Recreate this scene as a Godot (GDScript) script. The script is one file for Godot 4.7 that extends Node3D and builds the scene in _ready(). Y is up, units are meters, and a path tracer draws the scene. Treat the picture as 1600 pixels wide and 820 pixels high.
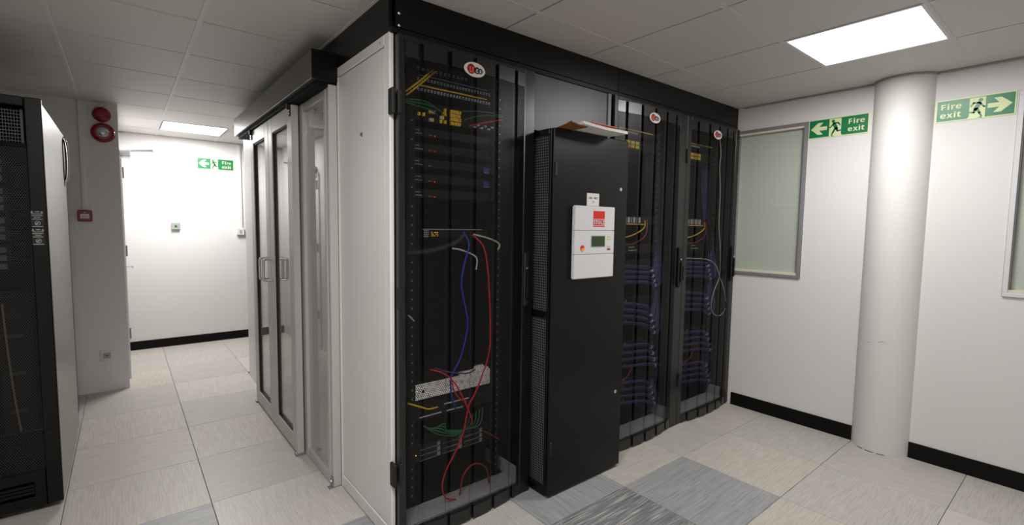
extends Node3D
# A server room: camera, lights and exposure first, then the setting, then the objects.

const H := 2.4636          # ceiling height
var cache := {}
var M := {}

# ---------------------------------------------------------------- helpers
func V(x: float, y: float, z: float) -> Vector3:
	return Vector3(x, y, z)

func mat(called: String, c: Color, rough := 0.6, metal := 0.0) -> StandardMaterial3D:
	var m := StandardMaterial3D.new()
	m.resource_name = called
	m.albedo_color = c
	m.roughness = rough
	m.metallic = metal
	M[called] = m
	return m

func glow_mat(called: String, c: Color, e: float) -> StandardMaterial3D:
	var m := mat(called, c, 0.5)
	m.emission_enabled = true
	m.emission = c
	m.emission_energy_multiplier = e
	return m

func begin() -> SurfaceTool:
	var st := SurfaceTool.new()
	st.begin(Mesh.PRIMITIVE_TRIANGLES)
	return st

func tri(st: SurfaceTool, a: Vector3, b: Vector3, c: Vector3, n: Vector3) -> void:
	if (b - a).cross(c - a).dot(n) > 0.0:
		var t := b
		b = c
		c = t
	for p in [a, b, c]:
		st.set_normal(n)
		st.set_uv(Vector2(0, 0))
		st.add_vertex(p)

func quad(st: SurfaceTool, a: Vector3, b: Vector3, c: Vector3, d: Vector3, n: Vector3) -> void:
	tri(st, a, b, c, n)
	tri(st, a, c, d, n)

func quad_uv(st: SurfaceTool, p: Array, uv: Array, n: Vector3) -> void:
	var order := [0, 1, 2, 0, 2, 3]
	if (p[1] - p[0]).cross(p[2] - p[0]).dot(n) > 0.0:
		order = [0, 2, 1, 0, 3, 2]
	for i in order:
		st.set_normal(n)
		st.set_uv(uv[i])
		st.add_vertex(p[i])

# a box between two corners with chamfered edges
func bx(st: SurfaceTool, mn: Vector3, mx: Vector3, ch := 0.002) -> void:
	var c := (mn + mx) * 0.5
	var h := (mx - mn).abs() * 0.5
	var k := minf(ch, minf(h.x, minf(h.y, h.z)) * 0.6)
	for ax in 3:
		var b := (ax + 1) % 3
		var d := (ax + 2) % 3
		for s in [-1.0, 1.0]:
			var n := Vector3.ZERO
			n[ax] = s
			var q := []
			for e in [[-1, -1], [1, -1], [1, 1], [-1, 1]]:
				var p := Vector3.ZERO
				p[ax] = s * h[ax]
				p[b] = e[0] * (h[b] - k)
				p[d] = e[1] * (h[d] - k)
				q.append(c + p)
			quad(st, q[0], q[1], q[2], q[3], n)
		for s in [-1.0, 1.0]:
			for t in [-1.0, 1.0]:
				var n := Vector3.ZERO
				n[b] = s
				n[d] = t
				var q := []
				for e in [[-1, 0], [1, 0], [1, 1], [-1, 1]]:
					var p := Vector3.ZERO
					p[ax] = e[0] * (h[ax] - k)
					p[b] = s * (h[b] - (k if e[1] == 1 else 0.0))
					p[d] = t * (h[d] - (0.0 if e[1] == 1 else k))
					q.append(c + p)
				quad(st, q[0], q[1], q[2], q[3], n.normalized())
	for sx in [-1.0, 1.0]:
		for sy in [-1.0, 1.0]:
			for sz in [-1.0, 1.0]:
				var s := Vector3(sx, sy, sz)
				tri(st, c + s * (h - V(0, k, k)), c + s * (h - V(k, 0, k)), c + s * (h - V(k, k, 0)), s.normalized())

func box_mesh(size: Vector3, ch := 0.002) -> ArrayMesh:
	var key := "b%.4f_%.4f_%.4f_%.4f" % [size.x, size.y, size.z, ch]
	if not cache.has(key):
		var st := begin()
		bx(st, -size * 0.5, size * 0.5, ch)
		cache[key] = st.commit()
	return cache[key]

# smooth path through points
func smooth(pts: Array, each := 6) -> PackedVector3Array:
	var out := PackedVector3Array()
	for i in pts.size() - 1:
		var p0: Vector3 = pts[maxi(i - 1, 0)]
		var p1: Vector3 = pts[i]
		var p2: Vector3 = pts[i + 1]
		var p3: Vector3 = pts[mini(i + 2, pts.size() - 1)]
		for k in each:
			out.append(p1.cubic_interpolate(p2, p0, p3, float(k) / each))
	out.append(pts[-1])
	return out

func tube(st: SurfaceTool, path: PackedVector3Array, r: float, sides := 8) -> void:
	var n := path.size()
	var side := Vector3.ZERO
	var rings := []
	for i in n:
		var t := (path[mini(i + 1, n - 1)] - path[maxi(i - 1, 0)]).normalized()
		if side == Vector3.ZERO:
			side = t.cross(Vector3.UP if absf(t.y) < 0.9 else Vector3.RIGHT).normalized()
		side = (side - t * side.dot(t)).normalized()
		var up := t.cross(side)
		var ring := []
		for k in sides:
			var a := TAU * k / sides
			ring.append([path[i] + (side * cos(a) + up * sin(a)) * r, side * cos(a) + up * sin(a)])
		rings.append(ring)
	for i in n - 1:
		for k in sides:
			var l := (k + 1) % sides
			var q := [rings[i][k], rings[i][l], rings[i + 1][l], rings[i + 1][k]]
			var nn: Vector3 = q[0][1] + q[1][1]
			var order := [0, 1, 2, 0, 2, 3]
			if (q[1][0] - q[0][0]).cross(q[2][0] - q[0][0]).dot(nn) > 0.0:
				order = [0, 2, 1, 0, 3, 2]
			for o in order:
				st.set_normal(q[o][1])
				st.set_uv(Vector2(0, 0))
				st.add_vertex(q[o][0])
	for e in [0, n - 1]:
		var t := (path[1] - path[0]).normalized() * -1.0 if e == 0 else (path[n - 1] - path[n - 2]).normalized()
		for k in sides:
			tri(st, path[e], rings[e][k][0], rings[e][(k + 1) % sides][0], t)

# turned shape: profile points are (radius, height) along +axis from centre
func lathe(st: SurfaceTool, at: Vector3, axis: Vector3, prof: Array, sides := 28) -> void:
	var u := axis.cross(Vector3.UP if absf(axis.y) < 0.9 else Vector3.RIGHT).normalized()
	var w := axis.cross(u)
	for i in prof.size() - 1:
		var a: Vector2 = prof[i]
		var b: Vector2 = prof[i + 1]
		var slope := Vector2(b.y - a.y, a.x - b.x)
		if slope.length() < 1e-7:
			continue
		slope = slope.normalized()
		for k in sides:
			var c0 := TAU * k / sides
			var c1 := TAU * (k + 1) / sides
			var d0 := u * cos(c0) + w * sin(c0)
			var d1 := u * cos(c1) + w * sin(c1)
			var dm := (d0 + d1).normalized()
			var p := [at + d0 * a.x + axis * a.y, at + d1 * a.x + axis * a.y, at + d1 * b.x + axis * b.y, at + d0 * b.x + axis * b.y]
			var n := dm * slope.x + axis * slope.y
			var n0 := d0 * slope.x + axis * slope.y
			var n1 := d1 * slope.x + axis * slope.y
			var ns := [n0, n1, n1, n0]
			for t in [[0, 1, 2], [0, 2, 3]]:
				var q: Array = t
				if (p[q[1]] - p[q[0]]).cross(p[q[2]] - p[q[0]]).dot(n) > 0.0:
					q = [t[0], t[2], t[1]]
				for o in q:
					st.set_normal(ns[o])
					st.set_uv(Vector2(0, 0))
					st.add_vertex(p[o])

# a flat outline raised by depth, in its own xy plane facing +z
func prism(st: SurfaceTool, poly: PackedVector2Array, z0: float, z1: float) -> void:
	var idx := Geometry2D.triangulate_polygon(poly)
	for i in range(0, idx.size(), 3):
		for zz in [[z1, Vector3.BACK], [z0, Vector3.FORWARD]]:
			var z: float = zz[0]
			var a := poly[idx[i]]
			var b := poly[idx[i + 1]]
			var c := poly[idx[i + 2]]
			tri(st, V(a.x, a.y, z), V(b.x, b.y, z), V(c.x, c.y, z), zz[1])
	var cw := Geometry2D.is_polygon_clockwise(poly)
	for i in poly.size():
		var a := poly[i]
		var b := poly[(i + 1) % poly.size()]
		var d := b - a
		var n := V(d.y, -d.x, 0).normalized() * (-1.0 if cw else 1.0)
		quad(st, V(a.x, a.y, z0), V(b.x, b.y, z0), V(b.x, b.y, z1), V(a.x, a.y, z1), n)

func capsule2(a: Vector2, b: Vector2, ra: float, rb: float) -> PackedVector2Array:
	var out := PackedVector2Array()
	var d := (b - a).angle()
	for k in 7:
		out.append(b + Vector2.from_angle(d - PI / 2 + PI * k / 6.0) * rb)
	for k in 7:
		out.append(a + Vector2.from_angle(d + PI / 2 + PI * k / 6.0) * ra)
	return out

func circle2(c: Vector2, rx: float, ry: float, n := 24) -> PackedVector2Array:
	var out := PackedVector2Array()
	for k in n:
		out.append(c + Vector2(cos(TAU * k / n) * rx, sin(TAU * k / n) * ry))
	return out

var taken := {}
func numbered(called: String) -> String:
	if not taken.has(called):
		taken[called] = 0
		return called
	taken[called] += 1
	return "%s_%03d" % [called, taken[called]]

func tag(o: Node, label: String, category: String, group := "", kind := "") -> void:
	o.set_meta("label", label)
	o.set_meta("category", category)
	if group:
		o.set_meta("group", group)
	if kind:
		o.set_meta("kind", kind)

func thing(called: String, label: String, category: String, at: Vector3, group := "") -> Node3D:
	var o := Node3D.new()
	o.name = numbered(called)
	add_child(o, true)
	o.position = at
	tag(o, label, category, group)
	return o

func where(o: Node) -> Vector3:
	var p := Vector3.ZERO
	while o is Node3D and o != self:
		p += (o as Node3D).position
		o = o.get_parent()
	return p

var counts := {}
func piece_name(parent: Node, called: String) -> String:
	var k := "%d/%s" % [parent.get_instance_id(), called]
	if not counts.has(k):
		counts[k] = 0
		return called
	counts[k] += 1
	return "%s_%03d" % [called, counts[k]]

# a part with its own mesh, put at a world position
func P(parent: Node3D, called: String, mesh: Mesh, m: Material, at: Vector3, turn := Vector3.ZERO) -> MeshInstance3D:
	var o := MeshInstance3D.new()
	o.name = piece_name(parent, called)
	o.mesh = mesh
	o.material_override = null
	if mesh is ArrayMesh or mesh is PrimitiveMesh:
		o.set_surface_override_material(0, m)
	o.cast_shadow = GeometryInstance3D.SHADOW_CASTING_SETTING_ON
	parent.add_child(o, true)
	o.position = at - where(parent)
	o.rotation = turn
	return o

# a chamfered box part between two world corners
func B(parent: Node3D, called: String, mn: Vector3, mx: Vector3, m: Material, ch := 0.002) -> MeshInstance3D:
	return P(parent, called, box_mesh(mx - mn, ch), m, (mn + mx) * 0.5)

# a part whose shape was collected in world coordinates
func S(parent: Node3D, called: String, st: SurfaceTool, m: Material) -> MeshInstance3D:
	return P(parent, called, st.commit(), m, Vector3.ZERO)

# a thing that is one mesh, collected around the point at
func solo(called: String, label: String, category: String, st: SurfaceTool, m: Material, at: Vector3, group := "") -> MeshInstance3D:
	var o := MeshInstance3D.new()
	o.name = numbered(called)
	o.mesh = st.commit()
	o.set_surface_override_material(0, m)
	add_child(o, true)
	o.position = at
	tag(o, label, category, group)
	return o

func struct(called: String, label: String, category: String, mn: Vector3, mx: Vector3, m: Material, ch := 0.0005) -> MeshInstance3D:
	var o := MeshInstance3D.new()
	o.name = called
	o.mesh = box_mesh(mx - mn, ch)
	o.set_surface_override_material(0, m)
	add_child(o, true)
	o.position = (mn + mx) * 0.5
	tag(o, label, category, "", "structure")
	return o

func letters(parent: Node3D, called: String, what: String, cap: float, m: Material, at: Vector3, turn := Vector3.ZERO, bold := true, wide := 1.0, face := "Droid Sans", align := HORIZONTAL_ALIGNMENT_CENTER) -> MeshInstance3D:
	var f := SystemFont.new()
	f.font_names = PackedStringArray([face])
	f.font_weight = 700 if bold else 400
	var t := TextMesh.new()
	t.text = what
	t.font = f
	t.font_size = 48
	t.pixel_size = cap / (48.0 * 0.714)
	t.depth = 0.0008
	t.curve_step = 2.0
	t.horizontal_alignment = align
	t.vertical_alignment = VERTICAL_ALIGNMENT_CENTER
	var o := P(parent, called, t, m, at, turn)
	o.scale = V(wide, 1, 1)
	return o

# ---------------------------------------------------------------- textures
func streak_texture(seed_n: int, base: Color, dark: Color, light: Color, amount: float, coarse := 1.0) -> ImageTexture:
	var n := FastNoiseLite.new()
	n.seed = seed_n
	n.noise_type = FastNoiseLite.TYPE_SIMPLEX_SMOOTH
	n.frequency = 1.0
	n.fractal_octaves = 3
	var n2 := FastNoiseLite.new()
	n2.seed = seed_n + 7
	n2.noise_type = FastNoiseLite.TYPE_SIMPLEX_SMOOTH
	n2.frequency = 1.0
	n2.fractal_octaves = 2
	var w := 512
	var im := Image.create(w, w, false, Image.FORMAT_RGB8)
	for y in w:
		for x in w:
			var u := float(x) / w
			var v := float(y) / w
			var wob := n2.get_noise_2d(u * 3.0, v * 2.0) * 0.007
			var a := n.get_noise_2d(u * 2.6 * coarse, (v + wob) * 75.0 * coarse)
			var b := n2.get_noise_2d(u * 1.5, (v + wob) * 11.0)
			var c := base.lerp(dark, clampf((a - 0.08) * 2.2, 0.0, 1.0) * amount)
			c = c.lerp(light, clampf((-a - 0.10) * 2.4, 0.0, 1.0) * amount)
			c = c.lerp(dark, clampf(b * 0.9, 0.0, 1.0) * amount * 0.35)
			im.set_pixel(x, y, c)
	return ImageTexture.create_from_image(im)

func hole_texture(w: int, h: int, spots: Array, r: float, square := false) -> ImageTexture:
	var im := Image.create(w, h, false, Image.FORMAT_RGBA8)
	for y in h:
		for x in w:
			var open := false
			for s in spots:
				for ox in [-w, 0, w]:
					for oy in [-h, 0, h]:
						var d := Vector2(x + 0.5 - s.x - ox, y + 0.5 - s.y - oy)
						if square:
							open = open or maxf(absf(d.x), absf(d.y)) < r
						else:
							open = open or d.length() < r
			im.set_pixel(x, y, Color(1, 1, 1, 0.0 if open else 1.0))
	return ImageTexture.create_from_image(im)

func perforated(called: String, c: Color, tex: Texture2D, pitch: Vector2, rough := 0.45) -> StandardMaterial3D:
	var m := mat(called, c, rough)
	m.albedo_texture = tex
	m.transparency = BaseMaterial3D.TRANSPARENCY_ALPHA_SCISSOR
	m.alpha_scissor_threshold = 0.5
	m.cull_mode = BaseMaterial3D.CULL_DISABLED
	m.uv1_scale = V(1.0 / pitch.x, 1.0 / pitch.y, 1)
	return m

func make_materials() -> void:
	mat("wall_paint", Color(0.86, 0.85, 0.845), 0.75)
	mat("column_paint", Color(0.85, 0.84, 0.83), 0.6)
	mat("black_vinyl", Color(0.03, 0.03, 0.032), 0.55).metallic_specular = 0.3
	mat("ceiling_panel", Color(0.80, 0.79, 0.775), 0.55)
	mat("ceiling_bar", Color(0.82, 0.81, 0.80), 0.5)
	mat("dark_void", Color(0.05, 0.05, 0.05), 0.9)
	mat("subfloor", Color(0.10, 0.095, 0.09), 0.9)
	var black := mat("black_coat", Color(0.045, 0.045, 0.046), 0.34)
	black.metallic_specular = 0.36
	mat("gloss_black", Color(0.05, 0.05, 0.052), 0.30).metallic_specular = 0.55
	mat("black_inside", Color(0.05, 0.05, 0.052), 0.7).metallic_specular = 0.3
	mat("grey_coat", Color(0.26, 0.26, 0.265), 0.4)
	mat("white_coat", Color(0.87, 0.86, 0.85), 0.35)
	mat("aluminium", Color(0.76, 0.76, 0.745), 0.42, 0.25)
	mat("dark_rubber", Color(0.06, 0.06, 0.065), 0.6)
	mat("box_grey", Color(0.34, 0.335, 0.33), 0.38, 0.3)
	mat("satin_grey", Color(0.60, 0.60, 0.59), 0.36, 0.55)
	mat("chrome", Color(0.85, 0.85, 0.86), 0.2, 1.0)
	mat("steel", Color(0.6, 0.6, 0.6), 0.4, 0.8)
	mat("red_plastic", Color(0.52, 0.045, 0.05), 0.3)
	mat("white_plastic", Color(0.83, 0.83, 0.84), 0.4)
	mat("grey_plastic", Color(0.62, 0.62, 0.60), 0.5)
	mat("switch_grey", Color(0.48, 0.48, 0.48), 0.5)
	mat("window_grey", Color(0.50, 0.49, 0.50), 0.5)
	mat("cream_bead", Color(0.84, 0.81, 0.74), 0.5)
	mat("frosted_glass", Color(0.70, 0.73, 0.68), 0.28)
	mat("frosted_line", Color(0.68, 0.72, 0.68), 0.35)
	mat("sign_green", Color(0.0, 0.46, 0.28), 0.35)
	mat("sign_pale", Color(0.84, 0.88, 0.68), 0.45)
	mat("ink", Color(0.16, 0.16, 0.16), 0.7)
	mat("paper", Color(0.86, 0.85, 0.83), 0.7)
	mat("brown_card", Color(0.50, 0.31, 0.13), 0.7)
	mat("orange_card", Color(0.80, 0.30, 0.12), 0.6)
	mat("logo_red", Color(0.84, 0.12, 0.07), 0.4)
	mat("logo_darkred", Color(0.70, 0.12, 0.10), 0.4)
	mat("logo_yellow", Color(0.9, 0.66, 0.15), 0.4)
	mat("button_yellow", Color(0.86, 0.82, 0.52), 0.5)
	mat("button_brown", Color(0.50, 0.16, 0.12), 0.5)
	mat("lcd", Color(0.20, 0.27, 0.16), 0.15)
	mat("badge_white", Color(0.80, 0.76, 0.74), 0.3)
	mat("badge_red", Color(0.42, 0.05, 0.05), 0.4)
	mat("badge_blue", Color(0.07, 0.09, 0.16), 0.4)
	mat("badge_letter", Color(0.86, 0.28, 0.16), 0.4)
	mat("cable_purple", Color(0.22, 0.155, 0.39), 0.5)
	mat("cable_blue", Color(0.05, 0.16, 0.62), 0.5)
	mat("cable_red", Color(0.72, 0.06, 0.08), 0.5)
	mat("cable_darkred", Color(0.5, 0.06, 0.10), 0.5)
	mat("cable_green", Color(0.05, 0.36, 0.22), 0.5)
	mat("cable_yellow", Color(0.80, 0.66, 0.06), 0.5)
	mat("cable_white", Color(0.74, 0.72, 0.70), 0.5)
	mat("cable_black", Color(0.09, 0.085, 0.085), 0.5)
	mat("velcro", Color(0.62, 0.60, 0.66), 0.6)
	mat("port_silver", Color(0.72, 0.73, 0.76), 0.35, 0.4)
	mat("strip_blue", Color(0.40, 0.44, 0.62), 0.5)
	mat("strip_yellow", Color(0.86, 0.70, 0.10), 0.5)
	mat("print_grey", Color(0.62, 0.62, 0.62), 0.6)
	mat("tag_blue", Color(0.14, 0.21, 0.48), 0.5)
	mat("tray_grey", Color(0.60, 0.60, 0.60), 0.5, 0.1)
	mat("chassis_light", Color(0.86, 0.85, 0.85), 0.45)
	mat("backing_grey", Color(0.66, 0.67, 0.69), 0.7)
	mat("key_tag", Color(0.42, 0.33, 0.24), 0.6)
	mat("brass", Color(0.70, 0.64, 0.55), 0.35, 0.8)
	glow_mat("led_red", Color(1.0, 0.05, 0.08), 1.2)
	glow_mat("led_white", Color(0.9, 0.95, 1.0), 0.8)
	glow_mat("led_amber", Color(1.0, 0.75, 0.1), 0.8)
	glow_mat("diffuser", Color(1.0, 0.985, 0.965), 2.6)
	var g := mat("glass", Color(0.84, 0.81, 0.81, 0.20), 0.02)
	g.transparency = BaseMaterial3D.TRANSPARENCY_ALPHA
	g.metallic_specular = 0.7
	var cl := mat("clear_lens", Color(0.75, 0.78, 0.80), 0.12, 0.5)
	cl.clearcoat_enabled = true
	# floor vinyl
	var tl := [streak_texture(11, Color(0.765, 0.745, 0.72), Color(0.65, 0.63, 0.60), Color(0.83, 0.815, 0.795), 0.42), streak_texture(23, Color(0.745, 0.73, 0.71), Color(0.63, 0.615, 0.59), Color(0.82, 0.805, 0.79), 0.5)]
	var tints := [Color(1, 1, 1), Color(0.97, 0.965, 0.955), Color(0.94, 0.94, 0.935), Color(1.0, 0.985, 0.96)]
	for i in 4:
		var m := mat("tile_light_%d" % i, tints[i], 0.42)
		m.albedo_texture = tl[i % 2]
	var m2 := mat("tile_grey", Color(1, 1, 1), 0.42)
	m2.albedo_texture = streak_texture(31, Color(0.61, 0.615, 0.62), Color(0.50, 0.505, 0.515), Color(0.68, 0.68, 0.68), 0.6, 0.6)
	var m3 := mat("tile_streaked", Color(1, 1, 1), 0.42)
	m3.albedo_texture = streak_texture(47, Color(0.52, 0.52, 0.52), Color(0.40, 0.40, 0.405), Color(0.74, 0.735, 0.73), 0.95, 0.75)
	# perforated sheets
	var hx := hole_texture(48, 84, [Vector2(24, 21), Vector2(0, 63)], 20.8)
	perforated("door_mesh", Color(0.07, 0.07, 0.07), hx, Vector2(0.0075, 0.0131), 0.36).metallic_specular = 0.55
	perforated("chassis_mesh", Color(0.96, 0.95, 0.95), hole_texture(48, 84, [Vector2(24, 21), Vector2(0, 63)], 14.5), Vector2(0.0105, 0.0183), 0.4)
	var sq := hole_texture(32, 32, [Vector2(16, 16)], 10.5, true)
	perforated("cooler_mesh", Color(0.07, 0.07, 0.072), sq, Vector2(0.014, 0.014), 0.5)
	perforated("cabinet_mesh", Color(0.20, 0.20, 0.20), hx, Vector2(0.009, 0.0157), 0.4)
	perforated("cage_mesh", Color(0.36, 0.36, 0.37), hole_texture(32, 32, [Vector2(16, 16)], 13.0, true), Vector2(0.010, 0.016), 0.4)

# ---------------------------------------------------------------- setting
func tile_mesh(w: float, d: float, across: bool, off: int) -> ArrayMesh:
	var key := "t%.3f_%.3f_%s_%d" % [w, d, across, off]
	if cache.has(key):
		return cache[key]
	var st := begin()
	var c := 0.0012
	var hw := w / 2 - 0.0012
	var hd := d / 2 - 0.0012
	var o := Vector2(0.37 * off, 0.61 * off)
	var p := [V(-hw + c, 0, -hd + c), V(hw - c, 0, -hd + c), V(hw - c, 0, hd - c), V(-hw + c, 0, hd - c)]
	var uv := []
	for q in p:
		var t := Vector2(q.x, q.z) / 0.62
		uv.append((Vector2(t.y, t.x) if across else t) + o)
	quad_uv(st, p, uv, Vector3.UP)
	for i in 4:
		var a: Vector3 = p[i]
		var b: Vector3 = p[(i + 1) % 4]
		var n := ((a + b) * 0.5).normalized()
		n = V(signf(n.x) if absf(n.x) > absf(n.z) * w / d else 0.0, 0, 0)
		if n == Vector3.ZERO:
			n = V(0, 0, signf(a.z))
		var e1 := a + V(signf(a.x) * c, -c, signf(a.z) * c)
		var e2 := b + V(signf(b.x) * c, -c, signf(b.z) * c)
		quad_uv(st, [a, b, e2, e1], [uv[i], uv[(i + 1) % 4], uv[(i + 1) % 4], uv[i]], (n + Vector3.UP).normalized())
		quad_uv(st, [e1, e2, e2 - V(0, 0.03, 0), e1 - V(0, 0.03, 0)], [uv[i], uv[(i + 1) % 4], uv[(i + 1) % 4], uv[i]], n)
	cache[key] = st.commit()
	return cache[key]

func make_floor() -> void:
	var f := struct("floor", "raised access floor of square streaky pale vinyl tiles with a few grey ones", "floor", V(-2.4, -0.12, -1.65), V(3.65, -0.031, 6.3), M.subfloor)
	var rng := RandomNumberGenerator.new()
	rng.seed = 5
	var xs := [-2.4, -1.8, -1.2, -0.6, 0.0, 0.6]
	for i in 5:
		for k in range(-3, 11):
			var z0 := maxf(k * 0.6, -1.65)
			var z1 := minf(k * 0.6 + 0.6, 6.3)
			if z1 - z0 < 0.05 or (z1 <= -0.05 and xs[i] < -0.7):
				continue
			place_tile(f, rng, xs[i], xs[i + 1], z0, z1, (i + k) % 2 == 0, (i == 3 and k == 4) or (i == 4 and k == 5))
	for k in range(-3, 0):
		for x in [0.6, 1.2, 1.8, 2.4, 3.0]:
			place_tile(f, rng, x, minf(x + 0.6, 3.65), maxf(k * 0.6, -1.65), k * 0.6 + 0.6, (int(x * 10) + k) % 2 == 0, false)
	var rx := [0.6, 1.2665, 1.8665, 2.4665, 3.0665, 3.65]
	for i in 5:
		for k in range(0, 6):
			var z0 := 3.034 + k * 0.6
			place_tile(f, rng, rx[i], rx[i + 1], z0, minf(z0 + 0.6, 6.3), (i + k) % 2 == 0, false, i * 10 + k)
	for x in [0.6, 1.2, 1.8, 2.4, 3.0]:
		for k in range(1, 5):
			place_tile(f, rng, x, minf(x + 0.6, 3.65), k * 0.6, minf(k * 0.6 + 0.6, 3.034), (int(x * 10) + k) % 2 == 0, false)
	return

func place_tile(f: Node3D, rng: RandomNumberGenerator, x0: float, x1: float, z0: float, z1: float, across: bool, grey: bool, spot := -1) -> void:
	var m: Material = M["tile_light_%d" % rng.randi_range(0, 3)]
	var off := rng.randi_range(0, 3)
	if grey or spot in [10, 21]:
		m = M.tile_grey
		across = spot == 10
	if spot == 11:
		m = M.tile_streaked
		across = false
	if spot in [20, 22, 31, 41]:
		across = false
	if spot in [30, 40]:
		across = true
	P(f, "floor_tile", tile_mesh(x1 - x0, z1 - z0, across, off), m, V((x0 + x1) / 2, 0, (z0 + z1) / 2))

func ceiling_cells(c: Node3D, xs: Array, zs: Array, lamps: Array) -> void:
	for i in xs.size() - 1:
		for k in zs.size() - 1:
			var at := V((xs[i] + xs[i + 1]) / 2, 0, (zs[k] + zs[k + 1]) / 2)
			var skip := false
			for l in lamps:
				skip = skip or (absf(at.x - l.x) < 0.1 and absf(at.z - l.z) < 0.1)
			if not skip:
				B(c, "ceiling_panel", V(xs[i] + 0.0048, H, zs[k] + 0.0048), V(xs[i + 1] - 0.0048, H + 0.018, zs[k + 1] - 0.0048), M.ceiling_panel, 0.0015)

func make_ceiling(lamps: Array) -> void:
	var c := struct("ceiling", "suspended ceiling of square off-white panels on narrow bars", "ceiling", V(-2.4, H + 0.019, -1.65), V(3.65, H + 0.14, 6.3), M.dark_void)
	var xs := [-2.4, -1.7205, -1.1405, -0.5605, 0.0195, 0.5995]
	var zs := []
	var z := -1.65
	zs.append(z)
	z = 2.387 - 0.6 * 6
	while z < 6.25:
		zs.append(z)
		z += 0.6
	zs.append(6.3)
	ceiling_cells(c, xs, zs, lamps)
	for x in xs.slice(1):
		B(c, "ceiling_bar", V(x - 0.012, H - 0.003, -1.65), V(x + 0.012, H + 0.012, 6.3), M.ceiling_bar, 0.001)
	var rx := [0.6115, 1.2173, 1.8173, 2.4173, 3.0173, 3.65]
	var rz := [3.27, 3.549, 4.132, 4.715, 5.298, 5.881, 6.3]
	ceiling_cells(c, rx, rz, lamps)
	for x in rx.slice(1, 5):
		B(c, "ceiling_bar", V(x - 0.002, H + 0.006, 3.27), V(x + 0.002, H + 0.016, 6.3), M.dark_void, 0.001)
	for z2 in rz.slice(1, 6):
		B(c, "ceiling_bar", V(0.62, H - 0.0015, z2 - 0.011), V(3.649, H + 0.012, z2 + 0.011), M.ceiling_panel, 0.001)
	# plain panels above the racks and over the far passage
	ceiling_cells(c, [0.6115, 1.2173, 1.8173, 2.4173, 3.0173, 3.65], [-1.65, -0.85, -0.03, 0.77, 1.6, 2.43, 3.265], lamps)

func wall_boxes(called: String, label: String, boxes: Array, m: Material) -> MeshInstance3D:
	var st := begin()
	var c := Vector3.ZERO
	for b in boxes:
		bx(st, b[0], b[1], 0.0005)
	var o := MeshInstance3D.new()
	o.name = called
	o.mesh = st.commit()
	o.set_surface_override_material(0, m)
	add_child(o, true)
	o.position = c
	tag(o, label, "wall", "", "structure")
	return o

func make_window(called: String, label: String, z0: float, z1: float, y0: float, y1: float, edge: Material) -> void:
	# z0..z1 and y0..y1 are the outside of the frame
	var w := Node3D.new()
	w.name = called
	add_child(w, true)
	w.position = V(3.65, y0, (z0 + z1) / 2)
	tag(w, label, "window", "", "structure")
	var t := 0.024
	var x0 := 3.638
	B(w, "window_frame", V(x0, y0, z0), V(3.69, y0 + t, z1), edge, 0.002)
	B(w, "window_frame", V(x0, y1 - t, z0), V(3.69, y1, z1), edge, 0.002)
	B(w, "window_frame", V(x0, y0 + t, z0), V(3.69, y1 - t, z0 + t), edge, 0.002)
	B(w, "window_frame", V(x0, y0 + t, z1 - t), V(3.69, y1 - t, z1), edge, 0.002)
	B(w, "glazing_bead", V(3.642, y0 + t, z0 + t), V(3.68, y0 + t + 0.016, z1 - t), M.cream_bead, 0.001)
	B(w, "glazing_bead", V(3.642, y1 - t - 0.016, z0 + t), V(3.68, y1 - t, z1 - t), M.cream_bead, 0.001)
	B(w, "glazing_bead", V(3.646, y0 + t, z1 - t - 0.006), V(3.68, y1 - t, z1 - t), M.window_grey, 0.001)
	B(w, "glazing_bead", V(3.646, y0 + t, z0 + t), V(3.68, y1 - t, z0 + t + 0.006), M.window_grey, 0.001)
	B(w, "glass_pane", V(3.676, y0 + t, z0 + t), V(3.686, 1.640, z1 - t), M.frosted_glass, 0.0005)
	B(w, "glass_pane", V(3.676, 1.648, z0 + t), V(3.686, y1 - t, z1 - t), M.frosted_glass, 0.0005)
	B(w, "glass_line", V(3.6755, 1.640, z0 + t), V(3.686, 1.648, z1 - t), M.frosted_line, 0.0003)  # thin level strip in a slightly different tone from the panes

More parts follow.
